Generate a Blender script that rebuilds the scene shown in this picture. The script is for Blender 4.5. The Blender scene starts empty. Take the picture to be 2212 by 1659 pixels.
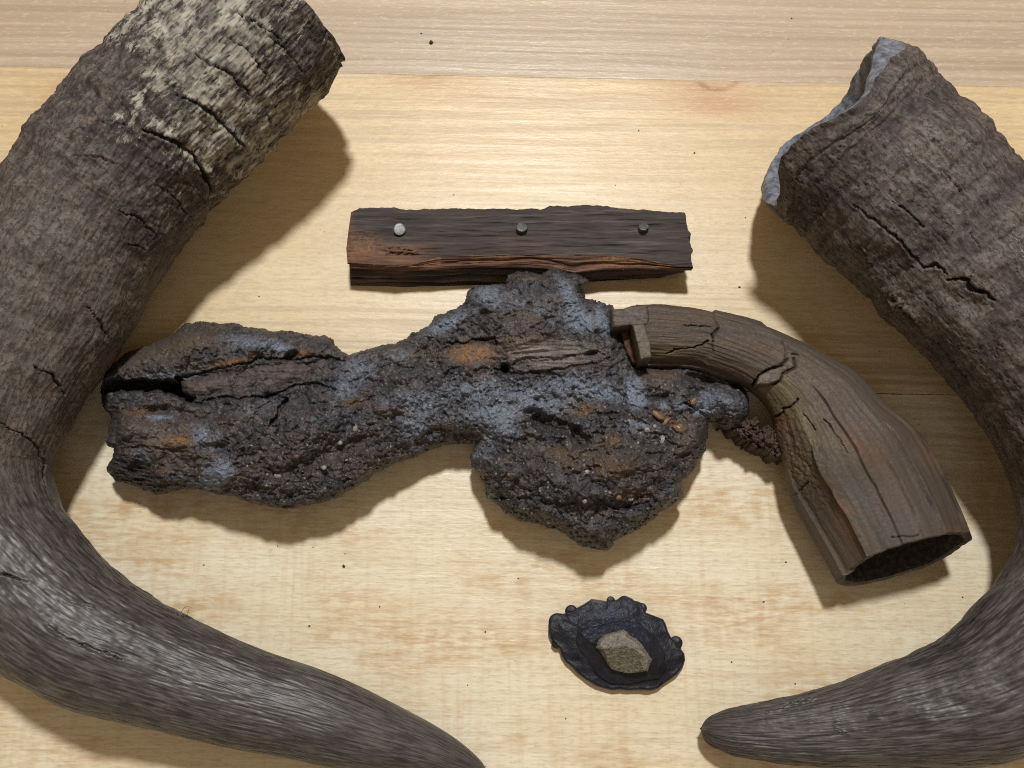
import bpy, math
import numpy as np
from math import radians, sin, cos, tan, pi

# ------------------------------------------------------------------ camera, lamps, exposure
sc = bpy.context.scene
COL = sc.collection
TILT = radians(15.0)
FPX = 1966.0                      # focal length in units of a 2212 px wide picture
CX, CY = 1106.0, 829.5
DIST = 0.32 * FPX / 2212.0
U = 0.32 / 2212.0                 # metres per picture unit on the table

cam = bpy.data.cameras.new("camera")
cam.sensor_width = 36.0
cam.lens = 36.0 * FPX / 2212.0
cam.clip_start = 0.01
cam.clip_end = 20.0
cam_ob = bpy.data.objects.new("camera", cam)
cam_ob.location = (0, -DIST * sin(TILT), DIST * cos(TILT))
cam_ob.rotation_euler = (TILT, 0, 0)
cam.dof.use_dof = True
cam.dof.focus_distance = DIST * 0.93
cam.dof.aperture_fstop = 45.0
COL.objects.link(cam_ob)
sc.camera = cam_ob

w = bpy.data.worlds.new("World")
sc.world = w
w.use_nodes = True
w.node_tree.nodes["Background"].inputs[0].default_value = (0.85, 0.62, 0.38, 1)
w.node_tree.nodes["Background"].inputs[1].default_value = 0.38


def area(name, loc, target, size, power, color):
    l = bpy.data.lights.new(name, 'AREA')
    l.shape = 'DISK'
    l.size = size
    l.energy = power
    l.color = color
    o = bpy.data.objects.new(name, l)
    o.location = loc
    import mathutils
    d = mathutils.Vector(target) - mathutils.Vector(loc)
    o.rotation_euler = d.to_track_quat('-Z', 'Y').to_euler()
    COL.objects.link(o)
    return o


area("ceiling_lamp", (0.04, 0.45, 1.05), (0, 0, 0), 0.10, 11.8, (0.97, 0.99, 1.0))
area("cool_fill", (0.10, -0.55, 0.75), (0, 0, 0), 0.30, 0.35, (0.72, 0.84, 1.0))  # cool soft fill lamp added on the camera side, no actual window
sc.view_settings.view_transform = 'Standard'
sc.view_settings.look = 'None'
sc.view_settings.exposure = 0.0
sc.view_settings.gamma = 1.0
sc.cycles.use_denoising = False
sc.cycles.filter_width = 1.05
sc.cycles.max_bounces = 6

# ------------------------------------------------------------------ maths helpers
_ct, _st = cos(TILT), sin(TILT)


def at(px, py, z):
    """point of the place at height z that is seen at (px, py)"""
    px = np.asarray(px, float); py = np.asarray(py, float); z = np.asarray(z, float)
    dx = (px - CX) / FPX
    dy = -(py - CY) / FPX
    wy = dy * _ct + _st
    wz = dy * _st - _ct
    t = (z - DIST * _ct) / wz
    return np.stack(np.broadcast_arrays(dx * t, -DIST * _st + wy * t, z), -1)


def proj(P):
    x, y, z = P[..., 0], P[..., 1] + DIST * _st, P[..., 2] - DIST * _ct
    cy = y * _ct + z * _st
    cz = -y * _st + z * _ct
    return CX + FPX * x / -cz, CY - FPX * cy / -cz


def depth_scale(px, py, z):
    """metres per picture unit at that point"""
    P = at(px, py, z)
    y, zz = P[..., 1] + DIST * _st, P[..., 2] - DIST * _ct
    return (y * _st - zz * _ct) / FPX


def _h(ix, iy, iz, seed):
    n = (ix.astype(np.int64) * 374761393 + iy.astype(np.int64) * 668265263 + iz.astype(np.int64) * 2147483647 + seed * 1274126177) & 0xFFFFFFFF
    n = ((n ^ (n >> 13)) * 1274126177) & 0xFFFFFFFF
    n = ((n ^ (n >> 16)) * 2246822519) & 0xFFFFFFFF
    return ((n ^ (n >> 15)) & 0xFFFFFF) / float(0xFFFFFF)


def vnoise(x, y, z=0.0, seed=0):
    x, y, z = np.broadcast_arrays(np.asarray(x, float), np.asarray(y, float), np.asarray(z, float))
    # rotate a little so lattice lines never show
    x, y = x * 0.8 - y * 0.6, x * 0.6 + y * 0.8
    ix, iy, iz = np.floor(x), np.floor(y), np.floor(z)
    fx, fy, fz = x - ix, y - iy, z - iz
    ux, uy, uz = [f * f * f * (f * (f * 6 - 15) + 10) for f in (fx, fy, fz)]
    r = 0
    flat = not np.any(fz)
    for dz in ((0,) if flat else (0, 1)):
        wz = 1.0 if flat else (uz if dz else 1 - uz)
        for dy in (0, 1):
            wy = uy if dy else 1 - uy
            for dx in (0, 1):
                wx = ux if dx else 1 - ux
                hh = _h(ix + dx, iy + dy, iz + dz, seed)
                a = hh * 2 * pi
                b = _h(ix + dx, iy + dy, iz + dz, seed + 57) * 2 - 1 if not flat else 0
                g = np.cos(a) * (fx - dx) + np.sin(a) * (fy - dy) + (b * (fz - dz) if not flat else 0)
                r = r + wx * wy * wz * g
    return r * 1.5


def fbm(x, y, z=0.0, oct=4, seed=0, gain=0.5):
    a, s, t = 1.0, 0, 0
    f = 1.0
    for i in range(oct):
        s = s + a * vnoise(np.asarray(x) * f, np.asarray(y) * f, np.asarray(z) * f, seed + i * 13)
        f *= 2.03
        a *= gain
    return s


def grains(x, y, seed=0, jitter=0.9):
    """round-topped pebbly relief 0..1 and a random value per grain"""
    ix, iy = np.floor(x), np.floor(y)
    best = np.full(x.shape, 9.0); val = np.zeros(x.shape)
    for dy in (-1, 0, 1):
        for dx in (-1, 0, 1):
            cx, cy = ix + dx, iy + dy
            z0 = np.zeros_like(cx)
            jx = cx + .5 + (_h(cx, cy, z0, seed) - .5) * jitter
            jy = cy + .5 + (_h(cx, cy, z0, seed + 5) - .5) * jitter
            r = _h(cx, cy, z0, seed + 9)
            d = np.hypot(x - jx, y - jy) / (0.45 + 0.6 * r)
            m = d < best
            best = np.where(m, d, best); val = np.where(m, r, val)
    return np.sqrt(np.clip(1 - best * best, 0, 1)), val


def sstep(a, b, x):
    t = np.clip((x - a) / (b - a), 0, 1)
    return t * t * (3 - 2 * t)


def seg_dist(x, y, pts, closed=False):
    best = np.full(np.shape(x), 1e9)
    n = len(pts)
    for i in range(n if closed else n - 1):
        (x0, y0), (x1, y1) = pts[i][:2], pts[(i + 1) % n][:2]
        ex, ey = x1 - x0, y1 - y0
        L = ex * ex + ey * ey + 1e-9
        t = np.clip(((x - x0) * ex + (y - y0) * ey) / L, 0, 1)
        best = np.minimum(best, (x - x0 - t * ex) ** 2 + (y - y0 - t * ey) ** 2)
    return np.sqrt(best)


def inside(x, y, pts):
    r = np.zeros(np.shape(x), bool)
    n = len(pts)
    for i in range(n):
        (x0, y0), (x1, y1) = pts[i], pts[(i + 1) % n]
        if y0 == y1: continue
        c = (y0 > y) != (y1 > y)
        r ^= c & (x < (x1 - x0) * (y - y0) / (y1 - y0) + x0)
    return r


def sdf(x, y, pts):
    return np.where(inside(x, y, pts), 1, -1) * seg_dist(x, y, pts, True)


def blob(x, y, cx, cy, rx, ry=None, rot=0, p=1.0):
    ry = ry or rx
    c, s = cos(radians(rot)), sin(radians(rot))
    u = ((x - cx) * c + (y - cy) * s) / rx
    v = (-(x - cx) * s + (y - cy) * c) / ry
    return np.exp(-((u * u + v * v) ** p))


def smooth_poly(pts, n=4):
    """Catmull-Rom through a closed outline"""
    P = np.array(pts, float); N = len(P); out = []
    for i in range(N):
        p0, p1, p2, p3 = P[i - 1], P[i], P[(i + 1) % N], P[(i + 2) % N]
        for k in range(n):
            t = k / n
            out.append(0.5 * ((2 * p1) + (-p0 + p2) * t + (2 * p0 - 5 * p1 + 4 * p2 - p3) * t * t + (-p0 + 3 * p1 - 3 * p2 + p3) * t ** 3))
    return [tuple(q) for q in out]


# ------------------------------------------------------------------ object helpers
def mesh_obj(name, V, F, mat, parent=None, attrs=None, smooth=True):
    V = np.asarray(V, np.float32).reshape(-1, 3)
    F = np.asarray(F, np.int32)
    me = bpy.data.meshes.new(name)
    k = F.shape[1]
    me.vertices.add(len(V)); me.vertices.foreach_set("co", V.ravel())
    me.loops.add(F.size); me.loops.foreach_set("vertex_index", F.ravel())
    me.polygons.add(len(F))
    me.polygons.foreach_set("loop_start", np.arange(0, F.size, k, dtype=np.int32))
    me.update(calc_edges=True)
    if smooth:
        me.polygons.foreach_set("use_smooth", np.ones(len(F), bool))
    for an, av in (attrs or {}).items():
        av = np.asarray(av, np.float32)
        if av.ndim == 2:
            a = me.attributes.new(an, 'FLOAT_VECTOR', 'POINT'); a.data.foreach_set("vector", av.ravel())
        else:
            a = me.attributes.new(an, 'FLOAT', 'POINT'); a.data.foreach_set("value", av.ravel())
    me.materials.append(mat)
    o = bpy.data.objects.new(name, me)
    COL.objects.link(o)
    if parent is not None:
        o.parent = parent
        o.matrix_parent_inverse = parent.matrix_basis.inverted()
    return o


def thing(name, label, cat, loc, group=None):
    o = bpy.data.objects.new(name, None)
    o.empty_display_size = 0.01
    o.location = loc
    COL.objects.link(o)
    o['label'] = label; o['category'] = cat
    if group: o['group'] = group
    bpy.context.view_layer.update()
    return o


def grid_faces(nu, nv, wrap=False):
    i = np.arange(nu - 1)[:, None]
    j = np.arange(nv if wrap else nv - 1)[None, :]
    j2 = (j + 1) % nv
    a = i * nv + j; b = i * nv + j2; c = (i + 1) * nv + j2; d = (i + 1) * nv + j
    return np.stack([a, b, c, d], -1).reshape(-1, 4)


def relief_solid(name, outline, step, top, bottom, mat, parent, attrs=None, rag=None):
    """closed solid over an outline; top(x, y, d) and bottom(x, y, d) give heights in picture units"""
    P = np.array(outline)
    m = step * 4
    xs = np.arange(P[:, 0].min() - m, P[:, 0].max() + m, step)
    ys = np.arange(P[:, 1].min() - m, P[:, 1].max() + m, step)
    X, Y = np.meshgrid(xs, ys, indexing='ij')
    D = sdf(X, Y, outline)
    if rag is not None: D = D + rag(X, Y)
    keep_v = D > -0.72 * step
    cell = keep_v[:-1, :-1] & keep_v[1:, :-1] & keep_v[:-1, 1:] & keep_v[1:, 1:]
    used = np.zeros_like(keep_v)
    used[:-1, :-1] |= cell; used[1:, :-1] |= cell; used[:-1, 1:] |= cell; used[1:, 1:] |= cell
    allc = np.zeros(X.shape, int)
    allc[:-1, :-1] += cell; allc[1:, :-1] += cell; allc[:-1, 1:] += cell; allc[1:, 1:] += cell
    border = used & (allc < 4)
    gx = np.gradient(D, step, axis=0); gy = np.gradient(D, step, axis=1)
    gl = np.maximum(np.hypot(gx, gy), 0.3)
    mv = np.clip(D, -1.2 * step, 1.2 * step)
    Xs = np.where(border, X - gx / gl * mv, X); Ys = np.where(border, Y - gy / gl * mv, Y)
    Dd = np.where(border, 0, np.maximum(D, 0.0))
    idx = np.full(X.shape, -1); idx[used] = np.arange(used.sum())
    x, y, d = Xs[used], Ys[used], Dd[used]
    bd = border[used]
    zt = top(x, y, d) * U
    zb = bottom(x, y, d) * U
    ze = zt.copy()
    Vt = at(x, y, zt)
    zedge = np.median(zt[bd])
    Vb = at(x, y, zedge)
    Vb[:, 2] = np.maximum(zb, 0.0001)
    # bottom shares the border
    n = len(x)
    idb = np.where(bd, np.arange(n), -1)
    inner = ~bd
    idb[inner] = n + np.arange(inner.sum())
    ci, cj = np.nonzero(cell)
    a, b, c, e = idx[ci, cj], idx[ci + 1, cj], idx[ci + 1, cj + 1], idx[ci, cj + 1]
    Ft = np.stack([a, e, c, b], -1)
    Fb = np.stack([idb[a], idb[b], idb[c], idb[e]], -1)
    V = np.concatenate([Vt, Vb[inner]])
    at_ = {}
    if attrs:
        for k, v in attrs(x, y, d).items():
            v = np.broadcast_to(v, x.shape)
            at_[k] = np.concatenate([v, v[inner]])
    # y axis points down in the picture, so the winding above faces up
    return mesh_obj(name, V, np.concatenate([Ft, Fb]), mat, parent, at_)


def spline(P, n):
    """dense Catmull-Rom resampling of rows P, even in arc length of the first two columns"""
    P = np.array(P, float)
    Q = np.vstack([2 * P[0] - P[1], P, 2 * P[-1] - P[-2]])
    out = []
    for i in range(1, len(Q) - 2):
        for t in np.linspace(0, 1, 24, endpoint=False):
            p0, p1, p2, p3 = Q[i - 1], Q[i], Q[i + 1], Q[i + 2]
            out.append(0.5 * ((2 * p1) + (-p0 + p2) * t + (2 * p0 - 5 * p1 + 4 * p2 - p3) * t * t + (-p0 + 3 * p1 - 3 * p2 + p3) * t ** 3))
    out.append(P[-1]); out = np.array(out)
    L = np.r_[0, np.cumsum(np.hypot(*np.diff(out[:, :2], axis=0).T))]
    s = np.linspace(0, L[-1], n)
    return np.stack([np.interp(s, L, out[:, k]) for k in range(out.shape[1])], 1), s


def angles(nt, nb):
    """ring of angles, denser over the upper half (0..pi)"""
    return np.r_[np.linspace(-pi / 2, -0.25, nb // 2, endpoint=False), np.linspace(-0.25, pi + 0.25, nt, endpoint=False), np.linspace(pi + 0.25, 1.5 * pi, nb - nb // 2, endpoint=False)]


def tube(rows, n, TH, flat=1.0):
    """rows: x, y, radius, centre height (all in picture units).  Returns centre, side, up, radius, s"""
    R, s = spline(rows, n)
    C = at(R[:, 0], R[:, 1], R[:, 3] * U)
    rad = R[:, 2] * depth_scale(R[:, 0], R[:, 1], R[:, 3] * U)
    T = np.gradient(C, axis=0)
    k = np.ones(9) / 9
    for c in range(3):
        T[:, c] = np.convolve(np.pad(T[:, c], 4, 'edge'), k, 'valid')
    T /= np.linalg.norm(T, axis=1)[:, None]
    N = np.cross(T, [0, 0, 1.0]); N /= np.linalg.norm(N, axis=1)[:, None]
    Up = np.cross(N, T)
    return C, N, Up, rad, s, T


# ------------------------------------------------------------------ material helpers
class NT:
    def __init__(self, name, rough=0.6, spec=0.4):
        self.m = bpy.data.materials.new(name); self.m.use_nodes = True
        self.t = self.m.node_tree; self.n = self.t.nodes
        self.b = self.n["Principled BSDF"]
        self.b.inputs["Roughness"].default_value = rough
        self.b.inputs["Specular IOR Level"].default_value = spec

    def _set(self, sock, v):
        if hasattr(v, 'is_output'): self.t.links.new(v, sock)
        elif isinstance(v, (tuple, list)) and len(v) == 3 and sock.type == 'RGBA': sock.default_value = (*v, 1)
        else: sock.default_value = v

    def attr(self, name, out='Fac'):
        a = self.n.new('ShaderNodeAttribute'); a.attribute_name = name
        return a.outputs[out]

    def obj(self):
        return self.n.new('ShaderNodeTexCoord').outputs['Object']

    def mapping(self, vec, scale=(1, 1, 1), rot=(0, 0, 0), loc=(0, 0, 0)):
        a = self.n.new('ShaderNodeMapping'); self._set(a.inputs['Vector'], vec)
        a.inputs['Scale'].default_value = scale; a.inputs['Rotation'].default_value = rot; a.inputs['Location'].default_value = loc
        return a.outputs[0]

    def noise(self, vec, scale, detail=4, rough=0.55, dist=0.0, lac=2.0):
        a = self.n.new('ShaderNodeTexNoise'); self._set(a.inputs['Vector'], vec)
        a.inputs['Scale'].default_value = scale; a.inputs['Detail'].default_value = detail
        a.inputs['Roughness'].default_value = rough; a.inputs['Distortion'].default_value = dist
        return a.outputs['Fac']

    def voro(self, vec, scale, feature='F1', out='Distance'):
        a = self.n.new('ShaderNodeTexVoronoi'); self._set(a.inputs['Vector'], vec)
        a.feature = feature; a.inputs['Scale'].default_value = scale
        return a.outputs[out]

    def ramp(self, fac, stops):
        a = self.n.new('ShaderNodeValToRGB'); self._set(a.inputs[0], fac)
        e = a.color_ramp.elements
        while len(e) < len(stops): e.new(0.5)
        for i, (p, c) in enumerate(stops):
            e[i].position = p
            e[i].color = (*c, 1) if isinstance(c, (tuple, list)) else (c, c, c, 1)
        return a.outputs[0]

    def mr(self, v, a0, a1, b0=0.0, b1=1.0):
        a = self.n.new('ShaderNodeMapRange'); self._set(a.inputs[0], v)
        for i, q in enumerate((a0, a1, b0, b1)): a.inputs[i + 1].default_value = q
        return a.outputs[0]

    def math(self, op, a, b=0.0):
        n = self.n.new('ShaderNodeMath'); n.operation = op
        self._set(n.inputs[0], a); self._set(n.inputs[1], b)
        return n.outputs[0]

    def mix(self, f, a, b, mode='MIX'):
        n = self.n.new('ShaderNodeMix'); n.data_type = 'RGBA'; n.blend_type = mode
        self._set(n.inputs[0], f); self._set(n.inputs[6], a); self._set(n.inputs[7], b)
        return n.outputs[2]

    def bump(self, h, strength=0.5, dist=0.0004, prev=None):
        n = self.n.new('ShaderNodeBump'); n.inputs['Strength'].default_value = strength
        n.inputs['Distance'].default_value = dist
        self._set(n.inputs['Height'], h)
        if prev is not None: self.t.links.new(prev, n.inputs['Normal'])
        return n.outputs[0]

    def done(self, color=None, rough=None, normal=None, metal=None):
        if color is not None: self._set(self.b.inputs['Base Color'], color)
        if rough is not None: self._set(self.b.inputs['Roughness'], rough)
        if normal is not None: self._set(self.b.inputs['Normal'], normal)
        if metal is not None: self._set(self.b.inputs['Metallic'], metal)
        return self.m


def wood_table():
    k = NT("pine_plank", 0.42, 0.5)
    g = k.attr('grain', 'Vector')           # x along, y across (bent round the knots), z = plank
    tone = k.attr('tone'); red = k.attr('red'); lines = k.attr('lines'); dk = k.attr('knot')
    v1 = k.mapping(g, (13, 560, 40))
    v2 = k.mapping(g, (60, 1150, 40))
    v3 = k.mapping(g, (22, 60, 40))
    ring = k.noise(k.mapping(g, (2.5, 560, 40)), 1.0, 2, 0.4)
    fine = k.noise(v1, 1.0, 3, 0.6)
    fibre = k.noise(v2, 1.0, 3, 0.7)
    cloud = k.noise(v3, 1.0, 3, 0.5)
    pale = k.mix(tone, (0.70, 0.545, 0.32), (0.77, 0.70, 0.525))
    c = k.mix(k.mr(cloud, 0.35, 0.65), pale, k.mix(tone, (0.65, 0.49, 0.27), (0.73, 0.63, 0.43)))
    lf = k.mr(k.math('MULTIPLY', k.mr(fine, 0.45, 0.62), lines), 0, 1, 0, 0.75)
    c = k.mix(lf, c, (0.40, 0.30, 0.195))
    # greyish tone of the close grained top plank
    gr = k.attr('grey')
    c = k.mix(gr, c, k.mix(k.mr(k.math('ADD', k.math('MULTIPLY', ring, 0.55), k.math('MULTIPLY', fine, 0.5)), 0.42, 0.64), (0.52, 0.415, 0.305), (0.37, 0.285, 0.205)))
    # short brown dashes left by planing over blind growth rings
    dash = k.noise(k.mapping(g, (150, 700, 40)), 1.0, 2, 0.6)
    chat = k.noise(k.mapping(g, (260, 90, 40)), 1.0, 2, 0.5)
    patch = k.noise(k.mapping(g, (24, 48, 40), (0, 0, 0), (3, 5, 0)), 1.0, 3, 0.55)
    df = k.math('MULTIPLY', k.mr(patch, 0.45, 0.60), k.math('ADD', k.mr(dash, 0.42, 0.62, 0, 0.6), k.mr(chat, 0.4, 0.66, 0, 0.4)))
    c = k.mix(k.math('MULTIPLY', df, k.attr('blotch')), c, (0.54, 0.355, 0.175))
    c = k.mix(k.mr(fibre, 0.50, 0.72, 0, 0.38), c, (0.42, 0.31, 0.19))
    c = k.mix(red, c, (0.50, 0.27, 0.12))
    c = k.mix(dk, c, (0.15, 0.085, 0.04))
    saw = k.noise(k.mapping(g, (520, 25, 40)), 1.0, 2, 0.5)
    c = k.mix(k.math('MULTIPLY', k.mr(saw, 0.52, 0.7, 0, 0.35), k.attr('blotch')), c, (0.60, 0.44, 0.26))
    mic = k.noise(k.mapping(g, (380, 1500, 40)), 1.0, 3, 0.65)
    c = k.mix(k.mr(mic, 0.52, 0.66, 0, 0.42), c, (0.47, 0.345, 0.205))
    c = k.mix(k.mr(mic, 0.45, 0.33, 0, 0.25), c, (0.84, 0.74, 0.56))
    # tiny dirt flecks
    fl = k.voro(k.mapping(g, (220, 420, 40)), 1.0)
    fl2 = k.noise(g, 60, 2)
    c = k.mix(k.math('MULTIPLY', k.mr(fl, 0.10, 0.05), k.mr(fl2, 0.6, 0.68, 0, 0.7)), c, (0.12, 0.09, 0.06))
    hgt = k.math('ADD', k.math('MULTIPLY', fibre, 0.6), k.math('MULTIPLY', fine, 0.7))
    hgt = k.math('ADD', k.math('ADD', hgt, k.math('MULTIPLY', dash, 0.5)), k.math('MULTIPLY', mic, 1.0))
    nrm = k.bump(hgt, 0.4, 0.0002)
    return k.done(c, k.mr(fine, 0.3, 0.7, 0.34, 0.48), nrm)


def horn_mat(name, base_a, base_b, pale_a, pale_b):
    k = NT(name, 0.55, 0.45)
    h = k.attr('hc', 'Vector')              # x along the horn, y round it (metres)
    o = k.obj()
    pale = k.attr('pale'); dark = k.attr('dark'); gloss = k.attr('gloss'); dusty = k.attr('dusty')
    streak = k.noise(k.mapping(h, (110, 850, 1)), 1.0, 4, 0.68, 0.1)
    streak2 = k.noise(k.mapping(h, (260, 1300, 1)), 1.0, 3, 0.6)
    big = k.noise(k.mapping(h, (28, 60, 1)), 1.0, 4, 0.6)
    blot = k.noise(o, 260, 5, 0.62)
    grit = k.noise(o, 950, 4, 0.7)
    c = k.mix(k.mr(streak, 0.38, 0.62), base_a, base_b)
    c = k.mix(k.mr(big, 0.35, 0.7, 0, 0.55), c, k.mix(k.mr(streak, 0.4, 0.6), (0.075, 0.052, 0.047), (0.155, 0.118, 0.1)))
    s3 = k.noise(k.mapping(h, (22, 300, 1), (0, 0, 0), (1, 2, 0)), 1.0, 4, 0.6)
    c = k.mix(k.mr(s3, 0.50, 0.66, 0, 0.7), c, (0.042, 0.034, 0.033))
    dust = k.noise(k.mapping(h, (20, 34, 1), (0, 0, 0), (4, 1, 0)), 1.0, 4, 0.6)
    c = k.mix(k.mr(dust, 0.48, 0.64, 0, 0.55), c, k.mix(k.mr(streak, 0.38, 0.6), (0.12, 0.106, 0.094), (0.235, 0.21, 0.188)))
    c = k.mix(k.mr(gloss, 0.5, 1.0, 0, 0.8), c, k.mix(k.mr(streak, 0.40, 0.60), (0.022, 0.021, 0.024), (0.108, 0.10, 0.097)))
    c = k.mix(k.math('MULTIPLY', k.mr(blot, 0.42, 0.66, 0, 0.75), dusty), c, (0.175, 0.145, 0.122))
    c = k.mix(k.math('MULTIPLY', k.mr(grit, 0.5, 0.62, 0, 0.9), dusty), c, (0.045, 0.032, 0.03))
    # flaking pale outer layer, broken up into short lengthwise slivers
    sl = k.noise(k.mapping(h, (230, 950, 1)), 1.0, 4, 0.68)
    sl2 = k.noise(k.mapping(h, (150, 210, 1)), 1.0, 4, 0.6)
    pf = k.math('ADD', k.math('MULTIPLY', sl, 1.0), k.math('MULTIPLY', sl2, 0.8))
    pf = k.math('ADD', pf, k.math('MULTIPLY', pale, 0.52))
    pm = k.mr(pf, 1.27, 1.33)
    c = k.mix(k.math('MULTIPLY', k.mr(sl, 0.50, 0.42), k.mr(pale, 0.15, 0.6, 0, 0.85)), c, (0.036, 0.029, 0.028))
    c = k.mix(pm, c, k.mix(k.mr(sl2, 0.4, 0.62), pale_a, pale_b))
    c = k.mix(k.math('MULTIPLY', dark, k.mr(sl, 0.35, 0.62, 1.0, 0.35)), c, (0.024, 0.019, 0.020))
    c = k.mix(k.mr(streak2, 0.52, 0.66, 0, 0.75), c, (0.032, 0.025, 0.023))
    sp = k.noise(o, 2600, 2, 0.5)
    c = k.mix(k.math('MULTIPLY', k.mr(sp, 0.68, 0.74, 0, 0.7), dusty), c, (0.36, 0.31, 0.26))
    c = k.mix(k.attr('crack'), c, (0.012, 0.01, 0.01))
    hgt = k.math('ADD', k.math('MULTIPLY', streak, 0.9), k.math('MULTIPLY', streak2, 0.35))
    hgt = k.math('ADD', hgt, k.math('MULTIPLY', k.math('MULTIPLY', blot, dusty), 0.8))
    hgt = k.math('ADD', hgt, k.math('MULTIPLY', k.math('MULTIPLY', grit, dusty), 0.3))
    hgt = k.math('ADD', hgt, k.math('MULTIPLY', pm, 0.35))
    nrm = k.bump(k.math('MULTIPLY', hgt, k.mr(gloss, 0.3, 1.0, 1.0, 0.16)), 0.8, 0.0004)
    r = k.mix(gloss, (0.72,) * 3, (0.40,) * 3)
    r = k.mix(k.mr(streak2, 0.4, 0.7, 0, 0.6), r, (0.6,) * 3)
    k.t.links.new(k.mr(gloss, 0, 1, 0.25, 0.4), k.b.inputs['Specular IOR Level'])
    return k.done(c, r, nrm)


def crust_mat():
    k = NT("rust_crust", 0.6, 0.5)
    o = k.obj()
    bloom = k.attr('bloom'); rust = k.attr('rust'); dark = k.attr('dark'); fib = k.attr('fibre'); olive = k.attr('olive'); grit = k.attr('grit')
    a = k.noise(o, 150, 6, 0.65); b = k.noise(o, 480, 5, 0.68); f = k.noise(o, 1500, 3, 0.7)
    c = k.mix(k.mr(a, 0.34, 0.66), (0.034, 0.037, 0.050), (0.088, 0.068, 0.060))
    c = k.mix(k.mr(b, 0.45, 0.57, 0, 0.92), c, (0.013, 0.012, 0.014))
    c = k.mix(k.mr(k.noise(o, 300, 4, 0.6), 0.56, 0.68, 0, 0.5), c, (0.115, 0.10, 0.092))
    c = k.mix(k.math('MULTIPLY', k.mr(b, 0.3, 0.6), olive), c, (0.105, 0.070, 0.040))
    c = k.mix(k.math('MULTIPLY', k.mr(b, 0.36, 0.56), rust), c, k.mix(k.mr(f, 0.35, 0.65), (0.15, 0.070, 0.026), (0.25, 0.125, 0.040)))
    c = k.mix(fib, c, k.mix(k.mr(k.noise(k.mapping(o, (60, 900, 60), (0, 0, 0.08)), 1.0, 4, 0.6), 0.35, 0.65), (0.066, 0.05, 0.044), (0.24, 0.20, 0.18)))  # pale streaks also put the fibres' silver highlights into the colour
    # mineral bloom
    bf = k.math('ADD', k.math('MULTIPLY', bloom, 1.0), k.math('MULTIPLY', k.math('SUBTRACT', k.noise(o, 420, 5, 0.68), 0.5), 1.7))
    web = k.noise(o, 900, 4, 0.7)
    bf = k.math('MULTIPLY', bf, k.mr(web, 0.36, 0.60, 0.35, 1.1))
    c = k.mix(k.mr(bf, 0.20, 0.95, 0, 0.85), c, k.mix(k.mr(f, 0.35, 0.65), (0.115, 0.135, 0.175), (0.235, 0.28, 0.36)))
    # sand grains
    v = k.voro(o, 900, 'F1', 'Color')
    sep = k.n.new('ShaderNodeSeparateColor'); k.t.links.new(v, sep.inputs[0])
    vd = k.voro(o, 900)
    gm = k.math('MULTIPLY', k.mr(sep.outputs[0], 0.80, 0.88), k.mr(vd, 0.42, 0.25))
    gm = k.math('MULTIPLY', gm, k.math('MULTIPLY', grit, 0.75))
    c = k.mix(gm, c, k.mix(sep.outputs[1], (0.22, 0.17, 0.12), (0.38, 0.34, 0.30)))
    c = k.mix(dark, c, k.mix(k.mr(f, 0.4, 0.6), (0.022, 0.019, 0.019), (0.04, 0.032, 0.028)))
    h = k.math('ADD', k.math('MULTIPLY', b, 0.9), k.math('MULTIPLY', f, 0.45))
    h = k.math('ADD', h, k.math('MULTIPLY', gm, 0.4))
    nrm = k.bump(h, 0.9, 0.0006)
    r = k.mix(fib, k.mr(b, 0.3, 0.7, 0.42, 0.72), (0.3,) * 3)
    return k.done(c, r, nrm)


def grip_mat(name, olive_amt=0.25, k1=(0.105, 0.072, 0.052), k2=(0.062, 0.044, 0.035)):
    k = NT(name, 0.6, 0.35)
    h = k.attr('hc', 'Vector'); o = k.obj(); ol = k.attr('olive'); crack = k.attr('crack'); rst = k.attr('rust'); blu = k.attr('blue')
    s = k.noise(k.mapping(h, (30, 450, 1)), 1.0, 5, 0.62, 0.1)
    s2 = k.noise(k.mapping(h, (20, 120, 1)), 1.0, 3, 0.5)
    g = k.noise(o, 1300, 4, 0.7); b = k.noise(o, 150, 4, 0.6)
    c = k.mix(k.mr(s, 0.35, 0.65), k2, k1)
    c = k.mix(k.mr(s2, 0.45, 0.65, 0, 0.6), c, (0.10, 0.063, 0.043))
    c = k.mix(ol, c, k.mix(k.mr(s, 0.35, 0.65), (0.085, 0.067, 0.036), (0.135, 0.108, 0.06)))
    c = k.mix(k.math('MULTIPLY', k.mr(b, 0.4, 0.62), rst), c, (0.16, 0.075, 0.036))
    c = k.mix(blu, c, (0.082, 0.082, 0.078))
    c = k.mix(k.mr(g, 0.5, 0.72, 0, 0.6), c, (0.04, 0.028, 0.022))
    sp = k.noise(o, 3000, 2, 0.5)
    c = k.mix(k.mr(sp, 0.70, 0.76, 0, 0.5), c, (0.27, 0.22, 0.18))
    c = k.mix(crack, c, (0.012, 0.009, 0.008))
    hh = k.math('ADD', k.math('MULTIPLY', s, 0.6), k.math('MULTIPLY', g, 0.5))
    return k.done(c, k.mr(g, 0.3, 0.7, 0.5, 0.75), k.bump(hh, 0.3, 0.0003))


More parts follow.
